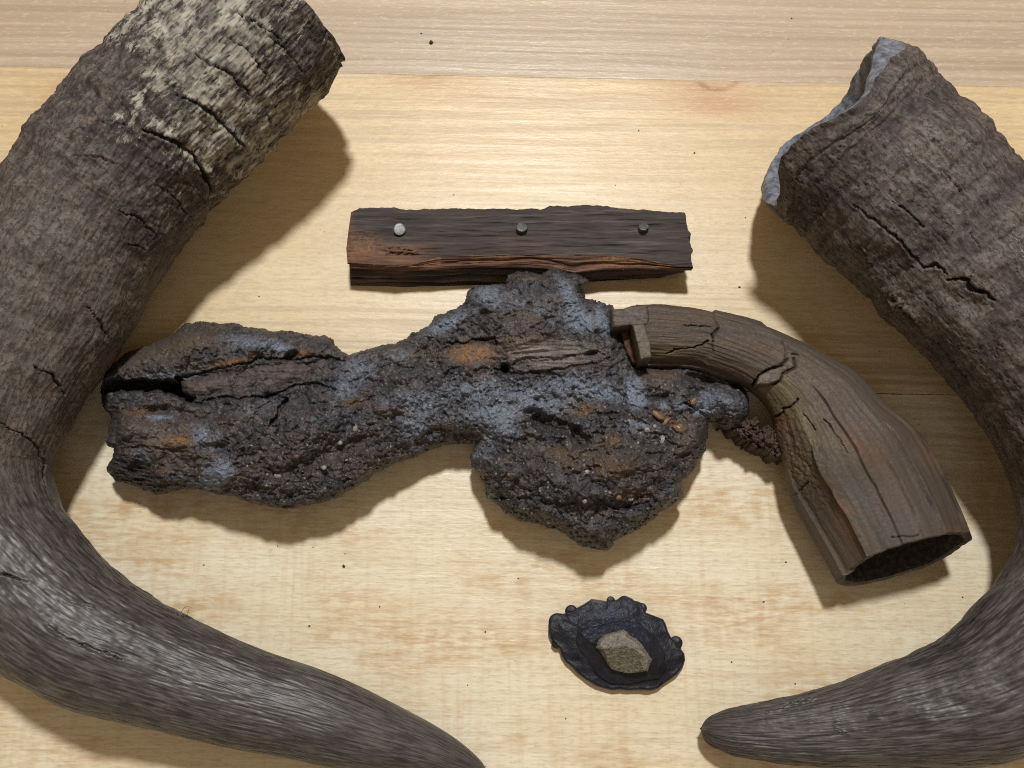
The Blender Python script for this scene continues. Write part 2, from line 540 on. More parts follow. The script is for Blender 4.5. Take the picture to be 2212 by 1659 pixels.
def board_mat():
    k = NT("charred_wood", 0.68, 0.3)
    h = k.attr('hc', 'Vector'); red = k.attr('rust'); tan_ = k.attr('olive'); o = k.obj()
    s = k.noise(k.mapping(h, (40, 650, 600)), 1.0, 5, 0.68, 0.15)
    s2 = k.noise(k.mapping(h, (22, 260, 260)), 1.0, 3, 0.5)
    g = k.noise(o, 900, 4, 0.65)
    c = k.mix(k.mr(s, 0.36, 0.66), (0.025, 0.020, 0.020), (0.072, 0.058, 0.053))
    c = k.mix(k.mr(s2, 0.5, 0.7, 0, 0.35), c, (0.085, 0.055, 0.04))
    c = k.mix(k.mr(s, 0.55, 0.66, 0, 0.6), c, (0.115, 0.10, 0.092))
    c = k.mix(red, c, k.mix(k.mr(s, 0.35, 0.62), (0.065, 0.034, 0.025), (0.185, 0.090, 0.056)))
    c = k.mix(k.math('MULTIPLY', tan_, k.mr(g, 0.35, 0.6)), c, (0.24, 0.125, 0.055))
    c = k.mix(k.attr('crack'), c, (0.010, 0.008, 0.007))
    hh = k.math('ADD', s, k.math('MULTIPLY', g, 0.35))
    return k.done(c, None, k.bump(hh, 0.8, 0.0005))


def plain_mat(name, ca, cb, scale=900, rough=0.5, spec=0.4, metal=0.0, bump=0.4, dist=0.0002, lo=0.38, hi=0.64):
    k = NT(name, rough, spec)
    o = k.obj(); n = k.noise(o, scale, 5, 0.65)
    c = k.mix(k.mr(n, lo, hi), ca, cb)
    k.b.inputs['Metallic'].default_value = metal
    return k.done(c, None, k.bump(n, bump, dist))


M_TABLE = wood_table()
M_HORN_L = horn_mat("weathered_horn_pale", (0.038, 0.033, 0.030), (0.138, 0.120, 0.106), (0.19, 0.17, 0.145), (0.42, 0.39, 0.325))
M_HORN_R = horn_mat("weathered_horn_brown", (0.035, 0.029, 0.030), (0.140, 0.116, 0.108), (0.19, 0.16, 0.13), (0.30, 0.265, 0.225))
M_CRUST = crust_mat()
M_GRIP = grip_mat("old_grip_wood", 0.25, (0.090, 0.067, 0.048), (0.045, 0.034, 0.026))
M_BOARD = board_mat()
M_NAIL = plain_mat("dull_nail_metal", (0.14, 0.15, 0.155), (0.27, 0.285, 0.295), 1600, 0.5, 0.5, 0.35)
M_NAILD = plain_mat("dark_nail_metal", (0.05, 0.055, 0.058), (0.13, 0.135, 0.138), 1600, 0.5, 0.5, 0.35)
M_SHAFT = plain_mat("nail_shaft_iron", (0.02, 0.018, 0.018), (0.05, 0.04, 0.035), 1500, 0.7)

# ------------------------------------------------------------------ table top of three planks
table = bpy.data.objects.new("table_top", None)
table.empty_display_size = 0.02
COL.objects.link(table)
table['kind'] = 'structure'


def seam(a):  # picture line -> world line y = m x + c
    P = at([a[0], a[2]], [a[1], a[3]], 0.0)
    m = (P[1, 1] - P[0, 1]) / (P[1, 0] - P[0, 0])
    return m, P[0, 1] - m * P[0, 0]


S1 = seam((0, 143, 2212, 188))
S2 = seam((1880, 849, 2090, 853))
BIG = 0.42


def plank(y0, y1, idx, grey, step=0.0009):
    """plank between two world lines (m, c)"""
    gap = 0.00013 if idx == 1 else 0.0
    x = np.arange(-BIG, BIG + 1e-6, 0.0012)
    n = max(8, int((y1[1] - y0[1]) / step))
    e = 0.0003
    ts = np.r_[0, 0.15, 0.4, 1.0] * e / (y1[1] - y0[1])
    t = np.r_[ts, np.linspace(0, 1, n)[1:-1], 1 - ts[::-1]]
    X, T = np.meshgrid(x, t, indexing='ij')
    lo = y0[0] * X + y0[1] + gap; hi = y1[0] * X + y1[1] - gap
    wob = (0.00010 if idx == 1 else 0.000015) * fbm(X * 60, X * 0 + idx * 7.3, 0, 3, 5)
    Y = lo + (hi - lo) * T + np.where(T < .5, 1, -1) * wob * (np.minimum(T, 1 - T) < 0.01)
    dist = np.minimum(T, 1 - T) * (hi - lo)
    Z = (-0.00028 if idx == 1 else -0.00008) * (1 - np.clip(dist / e, 0, 1)) ** 2 * (0.5 + 0.8 * (fbm(X * 80, Y * 0 + idx, 0, 3, 9) > -0.1)) + 0.00005 * fbm(X * 25, Y * 900, 0, 3, idx + 3)
    Z = Z - 0.0001
    px, py = proj(np.stack([X, Y, np.zeros_like(X)], -1))
    g = Y - (y0[0] * X)
    # grain bends round the knots
    g = g + 0.0012 * blob(px, py, 1560, 150, 120, 50) - 0.0008 * blob(px, py, 920, 140, 130, 40)
    g = g + 0.0006 * fbm(X * 6, Y * 16, 0, 2, 31 + idx)
    grain = np.stack([X, g, np.full_like(X, idx * 0.37)], -1)
    if idx == 2:
        tone = np.clip(0.25 * sstep(300, 620, py), 0, 1)
    else:
        tone = np.ones_like(X) * (0.95 if idx == 1 else 0)
    lines = {3: 1.0, 2: 0.12 + 0.55 * sstep(420, 200, py) + 0.75 * sstep(560, 800, py), 1: 0.10 + 0.5 * sstep(1500, 850, py) * sstep(1500, 2100, px)}[idx] + X * 0
    blotch = {3: 0.1, 2: 0.18 + 0.2 * sstep(700, 760, py), 1: 1.0 * sstep(830, 1000, py)}[idx] + X * 0
    red = X * 0; knot = X * 0
    if idx == 2:
        red = 0.55 * blob(px, py, 1540, 215, 130, 40) + 0.6 * blob(px, py, 910, 172, 70, 22) + 0.25 * blob(px, py, 1050, 200, 130, 25) + 0.4 * blob(px, py, 130, 200, 90, 30)
        arc = np.exp(-((np.hypot((px - 1551), (py - 172) * 1.9) - 40) / 7.0) ** 2) * (py > 176)
        red = red + 0.8 * arc + 0.5 * blob(px, py, 1500, 185, 60, 14) + 0.35 * blob(px, py, 1560, 230, 90, 22)
        knot = 0.60 * arc * sstep(1610, 1520, px) + 0.25 * blob(px, py, 932, 166, 18, 6) + 0.28 * blob(px, py, 140, 185, 22, 24)
    if idx == 1:
        for (bx, by, rx, ry, s_) in ((300, 1500, 60, 18, .35), (215, 1640, 60, 6, .5), (1900, 1455, 220, 9, .35), (1650, 1463, 150, 8, .3), (890, 1440, 60, 22, .2), (1000, 1610, 200, 8, .2)):
            red = red + s_ * blob(px, py, bx, by, rx, ry, 3)
    at_ = {'grain': grain.reshape(-1, 3), 'tone': tone.ravel(), 'lines': lines.ravel(), 'blotch': blotch.ravel(), 'red': np.clip(red, 0, 1).ravel(), 'knot': np.clip(knot, 0, 1).ravel(), 'grey': np.full(X.size, grey)}
    nu, nv = X.shape
    V = np.stack([X, Y, Z], -1).reshape(-1, 3)
    F = grid_faces(nu, nv)
    # sides and underside
    base = len(V)
    corners = []
    rim = np.r_[np.arange(nv), (np.arange(1, nu) * nv + nv - 1), ((nu - 1) * nv + np.arange(nv - 2, -1, -1)), (np.arange(nu - 2, 0, -1) * nv)]
    low = V[rim].copy(); low[:, 2] = -0.018
    V2 = np.concatenate([V, low, [[0, (y0[1] + y1[1]) / 2, -0.018]]])
    m = len(rim); i = np.arange(m); j = (i + 1) % m
    Fs = np.stack([rim[i], rim[j], base + j, base + i], -1)
    for kx in at_:
        a = at_[kx]
        at_[kx] = np.concatenate([a, a[rim], a[:1]])
    o = mesh_obj("plank", V2, np.concatenate([F[:, ::-1], Fs[:, ::-1]]), M_TABLE, table, at_)
    # one closing polygon below
    return o


m_far = S1[0]
plank(S1, (m_far, S1[1] + 0.20), 3, 1.0)
plank(S2, S1, 2, 0.0)
plank((S2[0], S2[1] - 0.30), S2, 1, 0.0)

# ------------------------------------------------------------------ horns
TH = angles(300, 80)


def build_horn(rows, n, mat, label, cracks, feats, seed, lip=None, lining_mat=None, wall=0.12, group="pair of weathered cattle horns"):
    C, N, Up, rad, s, T = tube(rows, n, TH)
    S, A = np.meshgrid(s, TH, indexing='ij')
    R = rad[:, None] * np.ones_like(A)
    ca, sa = np.cos(A), np.sin(A)

    def place(Rr, shift=0.0):
        return C[:, None] + Rr[..., None] * (ca[..., None] * N[:, None] + sa[..., None] * Up[:, None]) + (np.asarray(shift) * np.ones_like(A))[..., None] * T[:, None]
    P0 = place(R)
    px, py = proj(P0)
    arc = A * np.median(rad)
    f = feats(S, A, px, py, P0)
    d = f['disp'].copy()                      # picture units
    cr = np.zeros_like(S)
    topm = sstep(-0.3, 0.0, sa)
    for (pts, wd, dp) in cracks:
        jx = 3.2 * fbm(px / 22, py / 22, 0, 4, seed + 3, .6); jy = 3.2 * fbm(px / 22, py / 22, 0, 4, seed + 4, .6)
        q = seg_dist(px + jx, py + jy, pts)
        ln = np.clip(seg_dist(px, py, [pts[0], pts[0]]), 0, 60) / 60 * np.clip(seg_dist(px, py, [pts[-1], pts[-1]]), 0, 30) / 30
        ww = 0.72 * wd * (0.45 + 0.75 * np.clip(ln, 0, 1)) * (1 + 0.7 * vnoise(px / 11, py / 11, 0, seed + 6))
        mm = sstep(ww, ww * 0.25, q) * topm
        d -= dp * mm
        d += 1.6 * np.exp(-((q - ww * 1.7) / (wd * 1.2)) ** 2) * topm
        cr = np.maximum(cr, mm * 0.8)
    if lip is not None:
        sh = lip(S, A)
    else:
        sh = np.zeros_like(S)
    P = place(R + d * U, sh)
    P[..., 2] = np.maximum(P[..., 2], 0.00005)
    hc = np.stack([S * U, arc, np.full_like(S, seed * 1.7)], -1)
    at_ = {'hc': hc.reshape(-1, 3), 'crack': np.clip(np.maximum(cr, f.get('cr', cr)), 0, 1).ravel()}
    for kx in ('pale', 'dark', 'gloss', 'dusty'):
        at_[kx] = np.clip(f[kx], 0, 1).ravel()
    root = thing("cattle_horn", label, "horn", tuple(C[n // 2] * [1, 1, 0]), group)
    nv = len(TH)
    V = P.reshape(-1, 3); F = grid_faces(n, nv, True)
    # closing fan at the tip
    V = np.concatenate([V, P[-1].mean(0)[None] + T[-1] * 0.0004])
    tip = len(V) - 1
    j = np.arange(nv); Ft = np.stack([(n - 1) * nv + j, (n - 1) * nv + (j + 1) % nv, np.full(nv, tip), np.full(nv, tip)], -1)
    for kx in at_: at_[kx] = np.concatenate([at_[kx], at_[kx][-1:]])
    sheath = mesh_obj("sheath", V, F, mat, root, at_)
    fan = sheath  # tip is narrow enough; close it with triangles through bmesh
    import bmesh
    bm = bmesh.new(); bm.from_mesh(sheath.data); bm.verts.ensure_lookup_table()
    for jj in range(nv):
        bm.faces.new((bm.verts[(n - 1) * nv + jj], bm.verts[(n - 1) * nv + (jj + 1) % nv], bm.verts[tip])).smooth = True
    bmesh.ops.recalc_face_normals(bm, faces=bm.faces)
    bm.to_mesh(sheath.data); bm.free()
    # the bone grey lining of the open end, reaching back inside
    m = max(20, n // 7)
    th = wall * np.ones((1, nv)) * (1 + 0.35 * np.array([vnoise(np.cos(TH) * 2, np.sin(TH) * 2, 0, seed)]))
    bevel = (44 * np.exp(-((TH - 2.25) / 0.6) ** 2)) if lip is not None else TH * 0
    rows_v = [P[0]]
    for q, (tt, back) in enumerate(((0.25, -0.6), (0.6, -0.9), (0.9, -0.5), (1.0, 0.5), (1.05, 3))):
        rows_v.append(C[0] + (R[0] + d[0] * U)[:, None] * (1 - th[0] * tt)[:, None] * (ca[0][:, None] * N[0] + sa[0][:, None] * Up[0]) + (sh[0] + (back * 3 - (bevel * min(1, tt * 1.6))) * U)[:, None] * T[0])
    for i in range(4, m, 3):
        k_ = 1 - i / m * 0.5
        rows_v.append(C[i] + (R[i] * (1 - wall * 1.1) * k_)[:, None] * (ca[i][:, None] * N[i] + sa[i][:, None] * Up[i]) + (sh[0] * (1 - i / m))[:, None] * T[i])
    L = np.array(rows_v)
    nz = 6 * U * fbm(L[..., 0] * 200, L[..., 1] * 200, L[..., 2] * 200, 4, seed)
    L[1:] += nz[1:, :, None] * (0.5 if lip is not None else 0.1) * np.array([0.3, 0.3, 1])
    V = np.concatenate([L.reshape(-1, 3), L[-1].mean(0)[None]])
    F = grid_faces(len(L), nv, True)[:, ::-1]
    o = mesh_obj("lining", V, F, lining_mat, root)
    return root, (C, rad, T, N, Up)


L_ROWS = [  # x, y, radius, centre height
    (600, 5, 190, 300), (500, 118, 190, 282), (410, 212, 190, 260), (300, 326, 190, 232), (192, 472, 188, 206), (80, 665, 186, 192), (-15, 828, 180, 188), (-75, 1002, 170, 175),
    (-38, 1160, 164, 165), (48, 1262, 154, 155), (135, 1341, 147, 148), (235, 1402, 137, 140), (373, 1455, 118, 124), (529, 1507, 104, 112), (646, 1537, 95, 104), (730, 1563, 88, 97),
    (818, 1590, 74, 84), (909, 1618, 57, 68), (972, 1640, 42, 54), (1022, 1662, 25, 40), (1050, 1682, 10, 30), (1060, 1690, 2, 28)]
L_CRACKS = [([(504, 22), (540, 40), (583, 68), (619, 94)], 4, 9), ([(421, 115), (454, 140), (482, 148), (511, 173), (547, 209)], 4.5, 10),
            ([(378, 205), (425, 223), (461, 245), (493, 281), (526, 317)], 5.5, 13), ([(310, 281), (345, 292), (385, 310), (418, 338), (439, 371), (457, 418)], 6.5, 15),
            ([(202, 263), (234, 261), (268, 270)], 3, 6), ([(155, 335), (216, 338), (252, 356)], 3.2, 5), ([(277, 529), (300, 533), (317, 540)], 5, 9),
            ([(490, 79), (533, 104), (562, 144), (590, 173)], 4, 8), ([(187, 663), (216, 692), (234, 728)], 4, 9), ([(76, 793), (108, 807), (137, 847)], 6, 11),
            ([(0, 915), (47, 937), (79, 962), (94, 1000), (99, 1052)], 3.6, 7), ([(0, 1242), (30, 1246), (57, 1256)], 6, 9), ([(100, 1349), (143, 1378), (200, 1399), (264, 1424)], 2.6, 4),
            ([(343, 1308), (411, 1340)], 4, 6), ([(143, 1299), (200, 1313)], 2.6, 4), ([(260, 1337), (285, 1352)], 2.4, 3),
            ([(330, 395), (372, 420), (410, 470)], 3, 6), ([(250, 455), (300, 470), (345, 520)], 3, 5), ([(560, 60), (620, 110), (655, 160)], 3, 5), ([(470, 330), (500, 350), (520, 330)], 2.5, 4)]


def l_feats(S, A, px, py, P):
    x3, y3, z3 = P[..., 0] / U, P[..., 1] / U, P[..., 2] / U
    a = A * 150
    up = sstep(1150, 780, S)                                   # thick, rough half
    rough = fbm(x3 / 60, y3 / 60, z3 / 60, 4, 11)
    ridge = fbm(S / 34 + 0.6 * fbm(S / 90, a / 120, 0, 2, 3), a / 420, 0, 2, 17)
    ridge2 = fbm(S / 13, a / 130, 0, 2, 21)
    streak = fbm(S / 70, a / 6.5, 0, 2, 7)
    blocky = fbm(S / 20, a / 9, 0, 3, 23)
    up2 = sstep(760, 420, S)
    pale = sstep(560, 250, S + 90 * fbm(px / 60, py / 60, 0, 3, 33)) * 0.95
    pale = pale * (0.65 + 0.45 * sstep(-0.9, -0.1, np.cos(A) * -1 + 0.3))
    pale = pale - 0.55 * blob(px, py, 700, 60, 90, 120, -40) - 0.5 * blob(px, py, 650, 140, 70, 60) - 0.45 * blob(px, py, 445, 158, 26, 14, 20) - 0.4 * blob(px, py, 360, 215, 60, 18, 30)
    pale = pale + 0.35 * blob(px, py, 250, 250, 40, 25) + 0.4 * blob(px, py, 165, 300, 30, 12) - 0.7 * blob(px, py, 190, 170, 120, 80, -45) - 0.5 * blob(px, py, 110, 300, 120, 70)
    edge_f = sstep(0.3, -0.1, np.sin(A))
    dark = 0.75 * blob(px, py, 262, 312, 62, 30, 28, 1.5) + 0.8 * blob(px, py, 350, 370, 90, 40, 35, 1.4) + 0.5 * blob(px, py, 290, 470, 110, 55, 30) + 0.6 * blob(px, py, 310, 525, 60, 28, 20)
    dark = dark + 0.35 * blob(px, py, 620, 110, 90, 45, 40) + 0.5 * blob(px, py, 450, 150, 30, 18) + 0.3 * blob(px, py, 370, 210, 60, 16, 30) + 0.5 * blob(px, py, 560, 120, 50, 14, 45)
    dark = 1.5 * dark * (0.75 + 1.1 * fbm(px / 26, py / 26, 0, 4, 44))
    dark = dark + 0.9 * up2 * sstep(0.12, 0.3, fbm(S / 26, a / 15, 0, 3, 46))
    dark = dark + 0.3 * sstep(0.1, 0.5, fbm(S / 50, a / 80, 0, 3, 55)) * sstep(900, 1300, S) + 0.25 * sstep(0.0, 0.5, fbm(px / 90, py / 90, 0, 3, 59)) * sstep(450, 700, S)
    disp = up2 * (1.6 * ridge + 0.5 * ridge2 + 0.4 * blocky - 2.6 * np.maximum(0, 0.09 - np.abs(fbm(S / 17, a / 55, 0, 2, 26))) / 0.09 + 1.6 * fbm(S / 24, a / 5, 0, 3, 24)) + up * (1.2 * ridge + 0.4 * ridge2 + 2.6 * rough) + 3.0 * rough * sstep(2300, 1500, S) + (0.8 + 0.7 * up2) * streak
    lowamp = sstep(1100, 1500, S)
    disp = disp - 0.55 * lowamp * streak + lowamp * (0.6 * fbm(S / 120, a / 14, 0, 2, 29) + 1.2 * np.minimum(0, fbm(S / 60, a / 7, 0, 2, 37) - 0.15))
    disp += 7 * blob(px, py, 100, 275, 60, 45) + 6 * blob(px, py, 190, 160, 40, 30) + 7 * blob(px, py, 60, 520, 90, 50) - 5 * blob(px, py, 30, 440, 90, 35)
    disp *= sstep(2420, 2250, S) * 0.9 + 0.1
    # chipped rim
    disp -= 8 * sstep(26, 0, S) * (0.4 + np.clip(fbm(A * 3, S / 30, 0, 3, 71), 0, 1) * 2)
    gloss = 0.15 + 0.85 * sstep(1200, 1450, S)
    dusty = 1.0 * sstep(1650, 1000, S) + 0.12
    cr = 0.7 * up2 * sstep(0.05, 0.02, np.abs(fbm(S / 17, a / 55, 0, 2, 26))) * sstep(-0.1, 0.3, fbm(px / 40, py / 40, 0, 2, 28))
    return dict(disp=disp, pale=pale * 1.0, dark=dark, gloss=gloss, dusty=dusty, cr=cr)


R_ROWS = [
    (1768, 250, 206, 262), (1818, 290, 209, 262), (1880, 345, 210, 262), (1960, 425, 208, 260), (2050, 520, 205, 256), (2140, 620, 198, 248), (2225, 715, 195, 238), (2300, 820, 192, 225),
    (2360, 930, 190, 215), (2398, 1040, 188, 205), (2405, 1160, 184, 196), (2375, 1270, 178, 188), (2310, 1365, 170, 178), (2228, 1435, 160, 168), (2159, 1481, 147, 155), (2093, 1511, 135, 143),
    (2015, 1532, 121, 130), (1942, 1546, 109, 118), (1880, 1558, 96, 107), (1821, 1567, 86, 97), (1735, 1576, 73, 84), (1667, 1580, 63, 74), (1598, 1581, 51, 63), (1558, 1579, 40, 54), (1534, 1577, 29, 46),
    (1521, 1575, 17, 42), (1515, 1574, 3, 40)]
R_CRACKS = [([(2077, 290), (2090, 306), (2112, 317)], 5, 11), ([(2030, 363), (2065, 398), (2096, 433)], 4, 8), ([(1922, 429), (1965, 460), (2007, 506)], 3.6, 7),
            ([(1845, 444), (1888, 475), (1946, 521), (1965, 548), (1992, 579), (2023, 572), (2046, 591)], 4.5, 10), ([(2046, 605), (2088, 602), (2096, 626), (2131, 633), (2150, 649)], 8, 16),
            ([(2096, 502), (2119, 537)], 3.5, 7), ([(1872, 267), (1880, 275)], 2.4, 5), ([(1845, 527), (1868, 549), (1883, 580)], 3.5, 6), ([(2010, 300), (2060, 345)], 2.2, 4),
            ([(1960, 330), (2000, 362), (2040, 408)], 2, 4), ([(1900, 360), (1940, 392)], 2, 4), ([(1990, 420), (2035, 470), (2050, 485)], 2, 4), ([(2120, 420), (2170, 480)], 2.4, 4),
            ([(1930, 640), (1965, 680), (1992, 720)], 7, 9), ([(2030, 740), (2062, 790), (2095, 830)], 6, 8), ([(1808, 1556), (1806, 1575), (1830, 1583)], 2, 3), ([(1660, 1540), (1700, 1522), (1760, 1510)], 2.2, 3), ([(2190, 560), (2200, 590)], 3.5, 5)]


def r_feats(S, A, px, py, P):
    x3, y3, z3 = P[..., 0] / U, P[..., 1] / U, P[..., 2] / U
    a = A * 160
    up = sstep(1150, 800, S)
    rough = fbm(x3 / 55, y3 / 55, z3 / 55, 4, 111)
    rings = -2.6 * np.maximum(0, np.sin(S / 8.5 + 1.6 * fbm(S / 120, a / 160, 0, 2, 81) + 0.5 * vnoise(a / 25, S / 25, 0, 83))) ** 3 * sstep(680, 350, S)
    broad = np.sin(S / 33 + 1.2 * fbm(S / 150, a / 200, 0, 2, 82)) * sstep(800, 300, S)
    flake = fbm(S / 45, a / 12, 0, 3, 77)
    crv = np.abs(fbm(S / 95, a / 12, 0, 2, 78)); crk = -np.maximum(0, 0.06 - crv) / 0.06; crm = sstep(-0.05, 0.25, fbm(S / 60, a / 60, 0, 2, 85))
    disp = 1.1 * rings + 4.0 * broad + up * (0.9 * flake + 3.2 * crk * crm + 2.6 * rough + 0.7 * fbm(x3 / 16, y3 / 16, z3 / 16, 3, 91))
    low = sstep(1000, 1400, S)
    disp += low * (0.7 * fbm(S / 150, a / 14, 0, 2, 79) + 1.5 * np.minimum(0, fbm(S / 70, a / 8, 0, 2, 80) - 0.12)) + 2 * rough
    disp += 16 * sstep(70, 0, S) * sstep(0.2, 1.0, np.sin(A)) * 0.4
    # loose flaking bark-like skin on the underside edge
    disp += up * 6 * blob(px, py, 1930, 650, 60, 25, 45) * (1 + fbm(px / 9, py / 9, 0, 3, 92)) - 8 * blob(px, py, 2105, 655, 45, 22, 20)
    disp += 10 * blob(px, py, 2060, 700, 60, 40, 40) * up
    disp *= sstep(2560, 2440, S) * 0.92 + 0.08
    pale = 0.0 + 0.35 * sstep(130, 20, S) * np.clip(np.sin(A), 0, 1) + 0.35 * blob(px, py, 2180, 560, 60, 60) + 0.3 * blob(px, py, 2150, 510, 90, 20) + 0.25 * blob(px, py, 2000, 220, 60, 60)
    dark = 0.5 * sstep(0.0, 0.5, fbm(px / 50, py / 50, 0, 4, 95)) * up + 0.5 * np.clip(-broad, 0, 1) + 0.45 * np.clip(-rings / 2.6, 0, 1) * sstep(0.2, -0.1, fbm(a / 60, S / 60, 0, 2, 98)) + 0.55 * blob(px, py, 1790, 430, 80, 30, 40) + 0.35 * blob(px, py, 1970, 480, 30, 18, 35) + 0.35 * blob(px, py, 2080, 300, 30, 18)
    dark = dark + 0.35 * sstep(0.0, 0.5, fbm(S / 90, a / 22, 0, 3, 96)) * low * sstep(2400, 2150, S)
    gloss = 0.12 + 0.88 * sstep(1250, 1500, S) - 0.5 * sstep(2250, 2450, S)
    dusty = 1.0 * sstep(1500, 1000, S) + 0.1
    return dict(disp=disp, pale=pale, dark=dark, gloss=gloss, dusty=dusty, cr=0.75 * up * crm * sstep(0.035, 0.015, crv))


def r_lip(S, A):
    # the rim is notched back on its upper side and runs out to two points
    g = lambda c, w_: np.exp(-((((A - c + pi) % (2 * pi)) - pi) / w_) ** 2)
    notch = 62 * g(1.3, 0.55) + 46 * g(2.2, 0.5) - 14 * g(3.3, 0.35) + 62 * g(-0.15, 0.5) - 34 * g(-1.6, 0.5)
    notch = notch + 5 * fbm(A * 5, A * 0, 0, 3, 5)
    return notch * U * sstep(160, 0, S)


M_LIN_R = plain_mat("grey_horn_lining", (0.075, 0.08, 0.10), (0.235, 0.25, 0.29), 420, 0.6, 0.3, 0, 0.6, 0.0004)
M_LIN_L = plain_mat("brown_horn_lining", (0.06, 0.05, 0.042), (0.14, 0.12, 0.095), 500, 0.7, 0.3)
build_horn(L_ROWS, 900, M_HORN_L, "cattle horn with flaking pale cracked thick end, curving round the pistol muzzle", L_CRACKS, l_feats, 3, None, M_LIN_L)
build_horn(R_ROWS, 900, M_HORN_R, "brown ringed cattle horn with grey-lined open mouth, curving round the wooden pistol grip", R_CRACKS, r_feats, 8, r_lip, M_LIN_R)

# ------------------------------------------------------------------ wooden strip with three nails
bx0, bx1 = 749.0, 1494.0
T_EDGE = [(745, 462), (757, 459), (776, 450), (851, 448), (872, 453), (957, 450), (1078, 451), (1169, 452), (1188, 445), (1290, 443), (1343, 450), (1437, 457), (1481, 459), (1500, 461)]
M_EDGE = [(745, 566), (851, 575), (905, 568), (946, 556), (1040, 551), (1135, 549), (1230, 551), (1305, 552), (1380, 558), (1456, 574), (1500, 576)]
K_EDGE = [(745, 570), (851, 580), (946, 575), (1040, 570), (1135, 570), (1190, 575), (1240, 588), (1305, 578), (1380, 577), (1456, 580), (1500, 580)]
B_EDGE = [(745, 615), (757, 616), (934, 618), (1097, 614), (1282, 608), (1418, 600), (1475, 588), (1500, 584)]
BH = 80.0


def ip(x, E): return np.interp(x, [e[0] for e in E], [e[1] for e in E])


